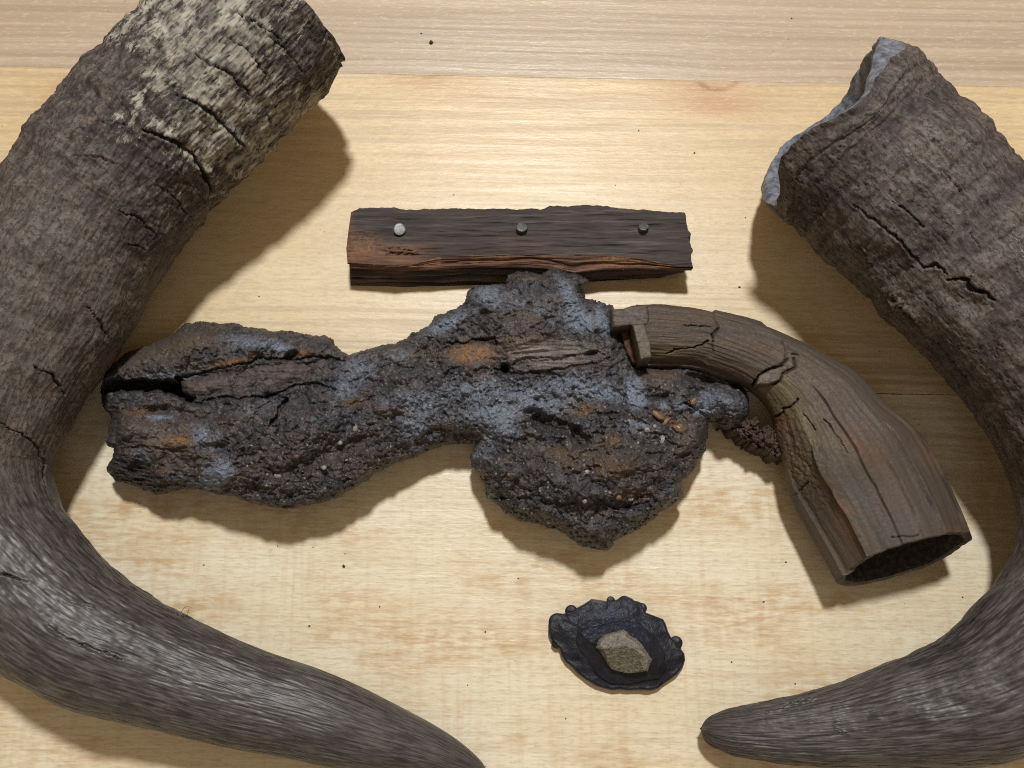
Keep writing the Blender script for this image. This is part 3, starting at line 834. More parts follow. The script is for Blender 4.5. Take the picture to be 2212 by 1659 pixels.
def build_board():
    nu = 620
    u = np.linspace(0, 1, nu)
    # cross section stations: (kind, t)
    k_top, k_bev, k_side, k_bot, k_back = 90, 26, 46, 16, 24
    root = thing("wooden_strip", "dark charred wooden strip with three nail heads, lying above the pistol", "wood strip", tuple(at(1120, 580, 0.0)))
    segs = [('back', k_back), ('top', k_top), ('bev', k_bev), ('side', k_side), ('bot', k_bot)]
    cols = []; tags = []
    kk = 0
    for nm, n in segs:
        for i in range(n):
            cols.append((nm, i / n))
    ncol = len(cols)
    xL = np.interp
    V = np.zeros((nu, ncol, 3)); red = np.zeros((nu, ncol)); tn = np.zeros((nu, ncol)); ck = np.zeros((nu, ncol)); hc = np.zeros((nu, ncol, 3))
    acc = 0.0
    for j, (nm, t) in enumerate(cols):
        # ragged ends vary across the section
        yy = {'back': 455, 'top': 455 + 110 * t, 'bev': 566, 'side': 575 + 40 * t, 'bot': 600}[nm]
        xl = np.interp(yy, [450, 500, 535, 572, 576, 616], [759, 752, 748, 751, 756, 758])
        xr = np.interp(yy, [450, 485, 497, 505, 535, 552, 573, 584, 616], [1480, 1484, 1491, 1487, 1497, 1492, 1499, 1486, 1470]) + 3 * float(vnoise(np.array([yy / 9.0]), np.array([0.5]), 0, 3)[0])
        x = xl + (xr - xl) * u
        te, me_, ke, be = ip(x, T_EDGE) + 1.8 * fbm(x / 22, x * 0, 0, 4, 87), ip(x, M_EDGE), ip(x, K_EDGE), ip(x, B_EDGE)
        if nm == 'top':
            y = te + (me_ - te) * t
            z = BH - 6 * (1 - np.clip(t / 0.06, 0, 1)) ** 2
            z = z + 2.2 * fbm(x / 120, y / 14, 0, 3, 2) + 1.1 * fbm(x / 60, y / 3.5, 0, 2, 5)
            z = z + 6 * blob(x, y, 866, 540, 38, 8, 5, 2) * (1 + vnoise(x / 8, y / 5, 0, 4)) - 3 * blob(x, y, 905, 555, 40, 12)
            z = z - 9 * sstep(0.25, 0.0, (x - 749) / 40) * 0.3
            p = at(x, y, z * U)
            rd = 0.9 * sstep(0.55, 0.8, t + 0.1 * vnoise(x / 30, y / 10, 0, 9) - 0.0) * sstep(960, 850, x) + 0.5 * sstep(775, 755, x)
            rd = rd + 0.25 * blob(x, y, 1130, 520, 60, 20)
            tnn = 0.9 * blob(x, y, 785, 532, 40, 26) + 0.4 * blob(x, y, 880, 540, 50, 16) + 0.3 * sstep(765, 750, x)
            c_ = 0.9 * np.exp(-(((y - 540 - 6 * vnoise(x / 14, x * 0, 0, 7)) - 8) / 2.2) ** 2) * (np.abs(x - 868) < 36)
        elif nm == 'bev':
            y = me_ + (ke - me_) * t
            z = BH - (5 + 0.35 * (ke - me_)) * t + 2 * fbm(x / 70, t * 4 + y / 9, 0, 3, 12)
            z = z - 5 * np.exp(-((t - 0.55 - 0.25 * vnoise(x / 60, x * 0, 0, 3)) / 0.1) ** 2) * sstep(930, 1000, x)
            p = at(x, y, z * U)
            rd = np.ones_like(x) * 0.95 * sstep(1490, 1440, x)
            tnn = 0.8 * sstep(0.1, .4, vnoise(x / 40, x * 0 + 2, 0, 31)) + 0.9 * blob(x, y, 1350, 565, 60, 30) + 0.6 * blob(x, y, 790, 570, 80, 8)
            c_ = 0.8 * np.exp(-((t - 0.6 - 0.3 * vnoise(x / 60, x * 0, 0, 3)) / 0.10) ** 2) * sstep(1080, 1130, x) * sstep(1300, 1240, x)
        elif nm == 'side':
            y = ke + (be - ke) * t
            zz = (BH - 9) * (1 - t)
            lay = np.sin(t * 19 + 1.3 * vnoise(x / 170, t * 2 + x * 0, 0, 22) * 2) * 3.4 + 2.5 * fbm(x / 90, t * 9 + x * 0, 0, 3, 19)
            zz = zz
            p = at(x, y, np.maximum(zz, 2) * U)
            p[:, 1] -= lay * U * sstep(0, 0.06, t) * 0.9
            p[:, 2] = np.maximum(zz, 1) * U
            rd = 0.75 * sstep(0.4, 0.1, t) + 0.25 * sstep(-.1, .3, vnoise(x / 60, t * 8 + x * 0, 0, 41))
            tnn = x * 0
            c_ = 0.85 * sstep(-1.0, -3.4, lay)
        elif nm == 'bot':
            pf = at(x, be, 1 * U); pb = at(x, te, BH * U)
            p = pf + (pb - pf) * t; p[:, 2] = 0.5 * U
            rd = x * 0; tnn = x * 0; c_ = x * 0 + .3
        else:
            pb = at(x, te, BH * U)
            p = pb.copy(); p[:, 2] = BH * U * (0.01 + 0.93 * t); p[:, 1] += 1.5 * U * fbm(x / 90, t * 6 + x * 0, 0, 3, 66)
            rd = x * 0; tnn = x * 0; c_ = x * 0
        V[:, j] = p; red[:, j] = rd; tn[:, j] = tnn; ck[:, j] = c_
        hc[:, j, 0] = p[:, 0]
        hc[:, j, 1] = p[:, 1]; hc[:, j, 2] = p[:, 2]
    F = grid_faces(nu, ncol, True)
    base = V.reshape(-1, 3)
    capA, capB = V[0].mean(0), V[-1].mean(0)
    # end faces: rings closing inwards, with a rough broken surface
    extra = []; EF = []
    off = len(base)
    for end, C0 in ((0, capA), (nu - 1, capB)):
        prev = end * ncol + np.arange(ncol)
        for r in (0.85, 0.6, 0.3, 0.02):
            ring = C0 + (V[end] - C0) * r
            ring[:, 0] += (-1 if end == 0 else 1) * (1 - r) * 2.5 * U * (1 + fbm(ring[:, 1] * 900, ring[:, 2] * 900, 0, 3, 8))
            extra.append(ring)
            cur = off + np.arange(ncol); off += ncol
            i = np.arange(ncol); j = (i + 1) % ncol
            q = np.stack([prev[i], prev[j], cur[j], cur[i]], -1)
            EF.append(q if end else q[:, ::-1])
            prev = cur
    nE = sum(len(e) for e in extra)
    V2 = np.concatenate([base] + extra)
    pad = lambda a, v: np.concatenate([a.ravel(), np.full(nE, v)])
    hcp = np.concatenate([hc.reshape(-1, 3)] + extra)
    o = mesh_obj("wood_body", V2, np.concatenate([F[:, ::-1]] + EF), M_BOARD, root, {'hc': hcp, 'rust': np.clip(pad(red, .15), 0, 1), 'olive': np.clip(pad(tn, 0), 0, 1), 'crack': np.clip(pad(ck, 0), 0, 1)})
    import bmesh
    bm = bmesh.new(); bm.from_mesh(o.data); bmesh.ops.recalc_face_normals(bm, faces=bm.faces); bm.to_mesh(o.data); bm.free()
    # loose lower splinter along the side
    for (x0, x1, yy, hh) in ((757, 1110, 604, 20), (1240, 1440, 598, 16)):
        n = 160; m_ = 14
        xs = np.linspace(x0, x1, n); ph = np.linspace(0, 2 * pi, m_, endpoint=False)
        X, H = np.meshgrid(xs, ph, indexing='ij')
        end = np.sqrt(np.clip(1 - (2 * (X - x0) / (x1 - x0) - 1) ** 8, 0.02, 1))
        C0 = at(X, yy - (X - x0) * 0.012, hh * U)
        r1 = (5 + 2.5 * fbm(X / 40, H, 0, 2, 5)) * end * U
        V3 = C0.copy(); V3[..., 1] += np.cos(H) * r1; V3[..., 2] += np.sin(H) * r1 * 1.5
        z_ = np.zeros(X.size)
        mesh_obj("splinter", V3.reshape(-1, 3), grid_faces(n, m_, True), M_BOARD, root, {'hc': V3.reshape(-1, 3), 'rust': z_ + .35, 'olive': z_, 'crack': z_})
    # nails
    for (nx, ny, r, tilt, mt, lb) in ((863, 495, 13.0, (-8, 10), M_NAIL, "shiny pale nail head"), (1127, 490, 12.5, (14, 4), M_NAILD, None), (1390, 489, 11.5, (22, -6), M_NAILD, None)):
        top = at(nx, ny, (BH + 9) * U)
        m_ = 40
        ph = np.linspace(0, 2 * pi, m_, endpoint=False)
        prof = [(0.02, 0.8), (0.5, 0.8), (0.85, 0.6), (1.0, 0.0), (1.0, -1.6), (0.9, -2.6), (0.35, -3.2)]
        prof2 = [(0.34, -3.0), (0.34, -9), (0.33, -16)]
        import mathutils
        Rm = np.array(mathutils.Euler((radians(-tilt[0]), radians(tilt[1]), 0)).to_matrix())
        bot = at(nx, ny, (BH - 3) * U)

        def lathe(pr, wob):
            rows = []
            for (rr, zz) in pr:
                q = np.stack([np.cos(ph) * rr * r * (1 + wob * np.sin(ph * 3 + nx)), np.sin(ph) * rr * r * (1 - wob * np.cos(ph * 2)), np.full(m_, zz)], -1) * U
                rows.append(q @ Rm.T + top)
            return np.array(rows)
        A_ = lathe(prof, 0.05)
        nail = mesh_obj("nail", lathe(prof2, 0.0).reshape(-1, 3), grid_faces(3, m_, True)[:, ::-1], M_SHAFT, root)
        hd = mesh_obj("nail_head", A_.reshape(-1, 3), grid_faces(len(prof), m_, True)[:, ::-1], mt, nail)
        if lb: hd['label'] = lb
    return root


build_board()

# ------------------------------------------------------------------ rust-crusted pistol
pistol = thing("corroded_pistol", "heavily rust-crusted antique pistol with lumpy grey-blue crust and curved brown wooden grip", "pistol", tuple(at(1100, 900, 0.0)))
CR_OUT = [(217, 838), (221, 827), (227, 805), (246, 783), (279, 760), (315, 747), (352, 733), (379, 716), (401, 699), (432, 696), (446, 694), (474, 700), (496, 698), (529, 706), (571, 710), (599, 715), (629, 715),
          (668, 723), (704, 727), (721, 734), (722, 744), (735, 755), (754, 765), (769, 762), (794, 752), (828, 746), (856, 741), (881, 727), (903, 716), (925, 705), (939, 685), (961, 677), (986, 667), (1005, 655),
          (1008, 635), (1025, 619), (1053, 616), (1072, 616), (1092, 610), (1097, 594), (1114, 585), (1142, 589), (1169, 591), (1186, 582), (1205, 582), (1225, 588), (1242, 589), (1258, 599), (1275, 607), (1264, 621),
          (1264, 646), (1294, 652), (1322, 662), (1335, 690), (1350, 725), (1372, 758), (1380, 786), (1409, 788), (1460, 788), (1499, 789), (1537, 798), (1576, 815), (1607, 834), (1612, 851), (1619, 871), (1614, 897),
          (1601, 920), (1576, 926), (1550, 917), (1527, 910), (1528, 941), (1524, 969), (1509, 996), (1495, 1021), (1472, 1041), (1475, 1060), (1478, 1071), (1453, 1091), (1425, 1107), (1411, 1121), (1384, 1138),
          (1356, 1155), (1328, 1166), (1323, 1182), (1314, 1188), (1286, 1185), (1259, 1180), (1231, 1160), (1203, 1141), (1162, 1132), (1120, 1121), (1092, 1107), (1073, 1091), (1053, 1077), (1048, 1052), (1037, 1032),
          (1023, 1010), (1017, 991), (1023, 969), (1030, 954), (1000, 956), (975, 957), (940, 968), (905, 981), (875, 993), (840, 1006), (808, 1022), (793, 1035), (768, 1049), (738, 1069), (696, 1085), (654, 1094),
          (613, 1099), (557, 1091), (501, 1071), (463, 1066), (424, 1055), (390, 1055), (349, 1066), (335, 1069), (293, 1049), (252, 1038), (229, 1019), (229, 1008), (243, 988), (245, 969), (224, 958), (232, 938),
          (240, 916), (239, 896), (224, 880), (221, 860)]

BUMPS = [  # x, y, rx, ry, rot, height
    (1150, 665, 110, 60, 0, 26), (1190, 600, 70, 26, 0, 14), (1180, 750, 150, 55, 4, 22), (1250, 890, 150, 70, 5, 18), (1275, 1030, 170, 100, 0, 58),
    (1089, 927, 29, 29, 0, 30), (1231, 988, 26, 20, 0, 16), (1325, 1008, 62, 26, 0, 13), (1120, 1010, 52, 40, 20, 12), (1325, 952, 22, 14, 0, 12), (1495, 937, 34, 42, 0, 16), (1300, 1160, 60, 28, 0, 10),
    (1400, 1110, 60, 24, -20, 10), (1220, 880, 60, 14, -8, 8), (1576, 884, 46, 34, 0, 22), (1430, 830, 60, 26, 0, 10), (1455, 875, 60, 16, 0, 8), (1035, 975, 24, 30, 0, 14),
    (480, 745, 140, 30, 4, 16), (300, 790, 70, 22, -8, 14), (620, 745, 40, 16, 0, 8), (560, 935, 170, 60, -8, 24), (420, 930, 120, 55, 0, 8), (300, 925, 60, 30, 0, 10), (300, 1000, 50, 30, 0, -6),
    (650, 1040, 100, 40, -12, -14), (760, 990, 90, 26, -18, -10), (880, 820, 120, 40, 0, 12), (800, 880, 110, 40, -5, 14), (960, 895, 100, 30, 0, 10), (897, 920, 36, 30, 0, 12), (474, 1030, 30, 24, 0, 8),
    (1243, 655, 26, 34, 10, 12), (1044, 636, 26, 22, 0, 9), (985, 690, 30, 14, -25, 7), (1288, 692, 30, 20, 20, 9), (1200, 795, 100, 10, -4, 6), (1160, 772, 60, 8, -3, 5),
    # hollows
    (1092, 797, 8, 11, 0, -46), (1278, 763, 13, 5, -10, -26), (629, 768, 14, 8, -30, -34), (340, 886, 32, 10, 5, -22), (455, 968, 28, 13, 10, -16), (1236, 877, 42, 24, 0, -12), (1340, 1088, 70, 16, -10, -18),
    (1200, 1095, 100, 12, 15, -11), (1150, 890, 22, 8, -10, -22), (1511, 819, 34, 11, 12, -34), (1520, 850, 30, 14, 0, -14), (1170, 958, 30, 14, 20, -14), (1060, 850, 60, 12, -5, -8), (830, 832, 50, 11, 5, -12),
    (860, 900, 30, 12, -10, -10), (700, 985, 60, 14, -20, -16), (620, 1020, 60, 14, -20, -12), (775, 950, 20, 8, -10, -14), (1410, 960, 18, 10, 0, -12), (1440, 1030, 60, 12, -35, -12), (1480, 985, 12, 6, -30, -16),
    (1012, 945, 22, 12, 0, -22), (560, 1060, 30, 10, 10, -12), (940, 930, 30, 10, 0, -12)]
LINES = [  # polyline, width, depth, flat
    ([(222, 838), (250, 834), (300, 832), (345, 834), (390, 838)], 15, 80), ([(380, 846), (412, 858)], 13, 60),
    ([(390, 816), (430, 806), (480, 796), (501, 790), (557, 774), (612, 776), (660, 773), (696, 774), (746, 777)], 3.4, 12),
    ([(400, 868), (432, 871), (460, 861), (529, 858), (576, 859), (599, 847), (640, 831), (682, 829), (724, 838)], 3.4, 12),
    ([(621, 866), (601, 885), (596, 905), (584, 917)], 5, 22), ([(1165, 903), (1190, 912), (1225, 926), (1262, 954)], 17, 26), ([(1160, 905), (1176, 925), (1190, 945)], 14, 18),
    ([(967, 743), (1000, 741), (1035, 734), (1069, 733), (1071, 741)], 3.2, 14), ([(1070, 795), (1100, 808), (1140, 808), (1190, 800), (1240, 790), (1290, 788)], 4, 10),
    ([(1105, 786), (1150, 772), (1200, 774), (1240, 770)], 3, 7), ([(948, 735), (944, 765), (955, 800)], 3, 6), ([(925, 742), (917, 775), (925, 800)], 3, 5), ([(965, 790), (966, 840)], 2.6, 5),
    ([(385, 815), (398, 830), (392, 850)], 5, 40), ([(260, 970), (330, 965), (380, 975)], 3, 7), ([(1475, 870), (1500, 880), (1527, 905)], 4, 12), ([(1290, 1075), (1330, 1100), (1400, 1090)], 5, 10)]
BLOOM = [(474, 1020, 30, 26, -30, 1.3), (452, 1048, 18, 12, 0, 1.1), (440, 944, 30, 26, 0, .9), (307, 991, 26, 20, 40, .8), (238, 822, 18, 15, 0, 1.0), (352, 810, 36, 9, -4, .9), (529, 738, 52, 16, 4, .9), (608, 752, 24, 14, 20, 1.1),
         (343, 901, 28, 5, 0, 1.4), (557, 880, 60, 14, -8, .5), (939, 713, 32, 14, -25, .9), (986, 691, 30, 12, -35, .8), (1044, 635, 26, 22, 0, .8), (1236, 650, 16, 38, -30, 1.2), (1256, 698, 34, 20, 10, .9), (1300, 690, 9, 24, -15, 1.4),
         (767, 799, 34, 24, 0, .8), (742, 841, 34, 20, -8, .8), (903, 868, 66, 22, -5, .8), (897, 922, 32, 30, 0, .8), (1058, 893, 66, 16, -4, 1.0), (1089, 925, 30, 28, 0, .9), (1169, 877, 42, 20, -4, .8), (1239, 832, 64, 26, -4, .8),
         (1030, 841, 66, 26, 0, .6), (1372, 838, 14, 34, 0, 1.2), (1378, 868, 14, 12, 0, 1.2), (1453, 877, 34, 8, 5, 1.1), (1550, 868, 46, 22, 10, 1.0), (1520, 888, 20, 10, 0, 1.2), (1037, 974, 24, 28, 0, .7), (1059, 1071, 14, 12, 0, .7),
         (1370, 921, 30, 18, 0, .7), (1320, 850, 60, 20, 0, .7), (1130, 850, 80, 24, 0, .45), (1110, 640, 90, 30, 0, .4), (1440, 1060, 20, 8, -20, .5), (690, 905, 60, 12, -14, .45), (840, 770, 60, 20, 0, .4), (1300, 1150, 60, 20, 0, .35), (1200, 690, 90, 30, 0, .25)]
RUST = [(376, 953, 34, 9, -4, 1.1), (1022, 765, 44, 17, 0, 1.4), (651, 762, 26, 7, -8, .7), (500, 782, 60, 7, -12, .6), (1114, 891, 14, 7, 0, .9), (1261, 886, 14, 10, -20, .8), (300, 890, 30, 10, 0, .5), (1370, 1066, 40, 14, 0, .35),
        (870, 888, 30, 8, 10, .4), (1350, 730, 10, 25, -20, .9), (330, 1015, 40, 8, 0, .4), (1130, 735, 60, 10, 0, .4), (1440, 905, 26, 10, 30, .5), (1505, 1000, 20, 12, 0, .4), (770, 870, 26, 10, 0, .35), (1328, 1010, 50, 20, 0, .3)]
OLIVE = [(335, 766, 90, 24, -14, .8), (420, 730, 60, 20, 0, .6), (1236, 874, 42, 24, 0, .8), (1430, 812, 46, 16, 0, .9), (360, 940, 90, 40, 0, .7), (430, 1000, 90, 24, 20, .35), (1130, 680, 60, 30, 0, .5), (880, 765, 50, 16, 0, .5), (1325, 952, 22, 14, 0, 1.2), (1495, 935, 34, 42, 0, .5),
         (700, 1000, 200, 40, -10, .3), (1280, 1000, 100, 40, 0, .35), (1130, 880, 20, 14, 0, .3), (830, 885, 18, 12, 0, .9), (1231, 988, 26, 20, 0, .7), (1195, 972, 22, 12, 0, .7)]


def gsum(L, x, y, p=1.0):
    s = np.zeros_like(x)
    for (cx, cy, rx, ry, rot, v) in L: s += v * blob(x, y, cx, cy, rx * 1.15, ry * 1.15, rot, p)
    return s


def crust_rag(X, Y):
    g, _ = grains(X / 6.5, Y / 6.5, 5)
    right = sstep(780, 950, X)
    return 3.5 * fbm(X / 26, Y / 26, 0, 3, 2) + (1.2 + 1.8 * right) * (g - 0.5) + 1.2 * vnoise(X / 3.5, Y / 3.5, 0, 4)


def crust_masks(x, y):
    fib = blob(x, y, 1190, 765, 110, 34, 3, 2.0) * 1.0 * (1 - 0.8 * blob(x, y, 1000, 765, 60, 40)) + 0.25 * blob(x, y, 330, 935, 60, 40)
    plate = blob(x, y, 1022, 765, 52, 26, -2, 3)
    gr = sstep(0, 1, 0.25 + 0.9 * blob(x, y, 1280, 1030, 230, 130) + 0.9 * blob(x, y, 700, 1010, 220, 80) + .5 * blob(x, y, 1100, 860, 300, 60))
    gr = gr * (1 - fib) * (1 - .7 * plate)
    return fib, plate, gr


def crust_top(x, y, d):
    fib, plate, gr = crust_masks(x, y)
    w_ = 62 + 14 * vnoise(x / 70, y / 70, 0, 8)
    t = np.clip(d / w_, 0, 1)
    prof = np.sqrt(np.clip(1 - (1 - t) ** 2, 0, 1))
    T = 66 + 16 * fbm(x / 120, y / 120, 0, 2, 14)
    lift = 48 * blob(x, y, 600, 1040, 190, 130)
    z = 62 + lift + T * prof
    inner = sstep(0, 22, d)
    b = np.zeros_like(x)
    for (cx, cy, rx, ry, rot, v) in BUMPS:
        b += v * blob(x, y, cx, cy, rx, ry, rot, 1.0 if rx > 60 else 1.6)
    z += b * inner
    wx = x + 4.5 * fbm(x / 30, y / 30, 0, 4, 41, .6); wy = y + 4.5 * fbm(x / 30, y / 30, 0, 4, 42, .6)
    for (pts, wd, dp) in LINES:
        q = seg_dist(wx, wy, pts)
        z -= dp * sstep(wd * 1.15, wd * 0.35, q) * sstep(-2, 8, d)
    r = fbm(x / 34, y / 34, 0, 5, 21, 0.62)
    rid = 1 - 2.2 * np.abs(fbm(x / 22, y / 15, 0, 3, 27))
    layer = fbm(x / 60 + 2 * fbm(x / 50, y / 50, 0, 2, 9), y / 7, 0, 2, 30)
    chunk = fbm(x / 75, y / 60, 0, 3, 19); z += (12 * chunk - 5 * np.clip(0.16 - np.abs(fbm(x / 90, y / 55, 0, 3, 20)), 0, 1) / 0.16) * inner * (1 - fib) * (1 - plate) * sstep(22, 45, seg_dist(x, y, [(390, 836), (500, 822), (600, 810), (720, 802)]))
    z += (7.0 * r + 2.6 * rid) * (1 - 0.8 * fib) * (1 - .75 * plate) * (0.35 + 0.65 * inner)
    # flow-like strata on the lower flanks
    st = sstep(50, 5, d) * sstep(900, 1000, y)
    z += 5 * layer * st
    g1, v1 = grains(x / 9.5, y / 9.5, 3); g2, v2 = grains(x / 4.6, y / 4.6, 6); g3, v3 = grains(x / 20, y / 17, 8)
    z += gr * (4.4 * g1 * (v1 > 0.35) + 2.0 * g2 + 4.0 * g3 * (v3 > 0.72)) + (1 - gr) * 1.1 * g2 * (1 - fib)
    z += fib * (3.2 * fbm(x / 70, (y + 0.02 * (x - 1190) - 0.0006 * (x - 1190) ** 2) / 5.0, 0, 3, 50) + 2.5 * fbm(x / 90, y / 13, 0, 2, 51))
    z += plate * (2.0 * fbm(x / 6, y / 6, 0, 3, 52) - 5)
    ch = blob(x, y, 285, 1025, 62, 34, 10, 2.5)       # splintered dark wood at the muzzle
    z += ch * (-18 + 7 * fbm(x / 50, (y - 0.2 * x) / 6, 0, 3, 60))
    # trough that carries the barrel
    tr = sstep(34, 20, seg_dist(x, y, [(400, 838), (500, 824), (600, 812), (720, 805), (840, 802)]))
    z -= tr * 6 * inner
    return np.maximum(z, 12)


def crust_bottom(x, y, d):
    ze = 62
    t = np.clip(d / 60, 0, 1)
    return ze * (1 - np.sqrt(np.clip(1 - (1 - t) ** 2, 0, 1))) + 3 + 4 * fbm(x / 25, y / 25, 0, 3, 70) * (1 - t)


def crust_attrs(x, y, d):
    fib, plate, gr = crust_masks(x, y)
    bl = gsum(BLOOM, x, y) * (1 - .85 * plate) * (1 - .6 * fib)
    bl = bl + 0.22 * sstep(-0.2, 0.5, fbm(x / 50, y / 40, 0, 3, 93)) * sstep(700, 850, x) * sstep(1060, 960, y) * (1 - fib) * (1 - plate)
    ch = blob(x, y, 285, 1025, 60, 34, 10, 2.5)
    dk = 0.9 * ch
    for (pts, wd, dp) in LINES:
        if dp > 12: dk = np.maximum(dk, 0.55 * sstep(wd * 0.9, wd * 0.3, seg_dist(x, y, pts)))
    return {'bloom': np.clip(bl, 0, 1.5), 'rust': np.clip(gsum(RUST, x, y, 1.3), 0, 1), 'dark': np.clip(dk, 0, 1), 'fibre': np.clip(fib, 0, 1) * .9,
            'olive': np.clip(gsum(OLIVE, x, y), 0, 1), 'grit': np.clip(gr + .15, 0, 1)}


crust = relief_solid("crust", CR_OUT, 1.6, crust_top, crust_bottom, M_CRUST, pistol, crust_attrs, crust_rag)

# barrel strip laid bare in the crust
M_BAR = plain_mat("bare_barrel_iron", (0.040, 0.033, 0.033), (0.105, 0.074, 0.066), 420, 0.62, 0.35, 0, 0.7, 0.0005)
BAR = [(390, 822), (420, 815), (470, 806), (500, 797), (557, 783), (612, 781), (700, 779), (790, 778), (850, 776), (856, 800), (850, 828), (790, 836), (724, 833), (682, 826), (640, 827), (599, 841), (576, 852), (529, 852), (460, 854), (432, 862), (394, 848)]


def bar_top(x, y, d):
    t = np.clip(d / 22, 0, 1)
    return 112 + 22 * np.sqrt(1 - (1 - t) ** 2) + 3.0 * fbm(x / 50, y / 10, 0, 4, 6) + 1.2 * fbm(x / 8, y / 8, 0, 3, 9) - 34 * sstep(600, 790, x) + 0.9 * grains(x / 5, y / 5, 4)[0] \
        - 4 * sstep(3, 1, seg_dist(x + 4 * vnoise(x / 12, y / 12, 0, 7), y + 4 * vnoise(x / 12, y / 12, 0, 8), [(531, 807), (550, 814), (575, 808)]))


relief_solid("barrel", BAR, 1.8, bar_top, lambda x, y, d: 60 + 0 * x, M_BAR, pistol, None, lambda X, Y: 1.5 * fbm(X / 14, Y / 14, 0, 3, 33))

# sand grains and pebbles set in the crust
M_PG = plain_mat("amber_pebble", (0.10, 0.06, 0.028), (0.30, 0.185, 0.085), 900, 0.32, 0.5)
M_PW = plain_mat("grey_pebble", (0.16, 0.15, 0.14), (0.30, 0.28, 0.26), 900, 0.45, 0.5)
M_PB = plain_mat("brown_pebble", (0.10, 0.06, 0.035), (0.22, 0.13, 0.07), 900, 0.5, 0.4)


def surf_z(px, py):
    x = np.array([float(px)]); y = np.array([float(py)])
    return float(crust_top(x, y, sdf(x, y, CR_OUT))[0])


def pebble(px, py, rx, ry, rot, mat, sd):
    z = surf_z(px, py)
    n, m_ = 10, 16
    a = np.linspace(0.02, pi - 0.02, n); b = np.linspace(0, 2 * pi, m_, endpoint=False)
    A, B = np.meshgrid(a, b, indexing='ij')
    D = np.stack([np.sin(A) * np.cos(B), np.sin(A) * np.sin(B), np.cos(A)], -1)
    k = 1 + 0.22 * fbm(D[..., 0] * 1.5 + sd, D[..., 1] * 1.5, D[..., 2] * 1.5 + sd * .7, 2, sd)
    c, s = cos(radians(-rot)), sin(radians(-rot))
    X = D[..., 0] * rx * k; Y = D[..., 1] * ry * k
    P = np.stack([X * c - Y * s, X * s + Y * c, D[..., 2] * min(rx, ry) * 0.8 * k], -1) * U * 0.93
    P = P + at(px, py, (z + min(rx, ry) * 0.35) * U)
    return mesh_obj("pebble", P.reshape(-1, 3), grid_faces(n, m_, True), mat, pistol)


for i, q in enumerate([(1468, 925, 14, 9, 20, M_PG), (1436, 912, 12, 6, -40, M_PG), (1421, 897, 17, 7, 35, M_PB), (1497, 867, 7, 8, 0, M_PG), (1430, 949, 6, 11, 10, M_PW), (1398, 929, 7, 6, 0, M_PW), (1414, 921, 4.5, 4.5, 0, M_PW),
                       (1336, 1074, 7, 6, 20, M_PB), (1263, 1083, 5, 5, 0, M_PW), (1186, 1126, 5.5, 5.5, 0, M_PW), (1268, 1020, 6, 5, 0, M_PW), (768, 926, 6, 7, 20, M_PW), (1148, 846, 4.5, 5, 0, M_PW), (1100, 1025, 5, 5, 0, M_PB),
                       (735, 957, 5, 5, 0, M_PW), (545, 1000, 5, 4, 30, M_PB), (600, 1028, 8, 6, 20, M_PW), (1363, 1078, 6, 5, 0, M_PW), (1245, 843, 4, 4, 0, M_PW), (640, 985, 5, 4, 0, M_PB), (700, 1010, 6, 5, 0, M_PW)]):
    pebble(*q, i + 2)

# crumbly rust clump caught between crust and grip
CL = [(1560, 912), (1590, 918), (1612, 905), (1640, 900), (1640, 926), (1655, 920), (1680, 925), (1696, 955), (1700, 990), (1672, 992), (1662, 978), (1645, 972), (1630, 966), (1600, 945)]
relief_solid("rust_clump", CL, 1.3, lambda x, y, d: 66 + 26 * np.sqrt(np.clip(d / 22, 0, 1)) + 9 * fbm(x / 10, y / 10, 0, 4, 6) + 7 * grains(x / 6, y / 6, 2)[0],
             lambda x, y, d: 8 + 0 * x, plain_mat("crumbly_rust", (0.035, 0.024, 0.019), (0.12, 0.075, 0.055), 900, 0.75, 0.3, 0, 1, 0.0006), pistol, None, lambda X, Y: 6 * fbm(X / 9, Y / 9, 0, 3, 3))

# --- the grip
M_RIM = grip_mat("pale_broken_edge_wood", 0.25, (0.20, 0.155, 0.12), (0.07, 0.052, 0.042))
G_ROWS = [(1372, 722, 62, 112), (1436, 724, 63, 112), (1510, 731, 61, 112), (1582, 752, 63, 112), (1652, 780, 70, 110), (1708, 815, 82, 107), (1752, 857, 100, 104), (1783, 903, 117, 103), (1812, 950, 131, 104), (1843, 1010, 149, 106),
          (1877, 1070, 151, 108), (1912, 1137, 148, 116), (1939, 1194, 145, 122)]


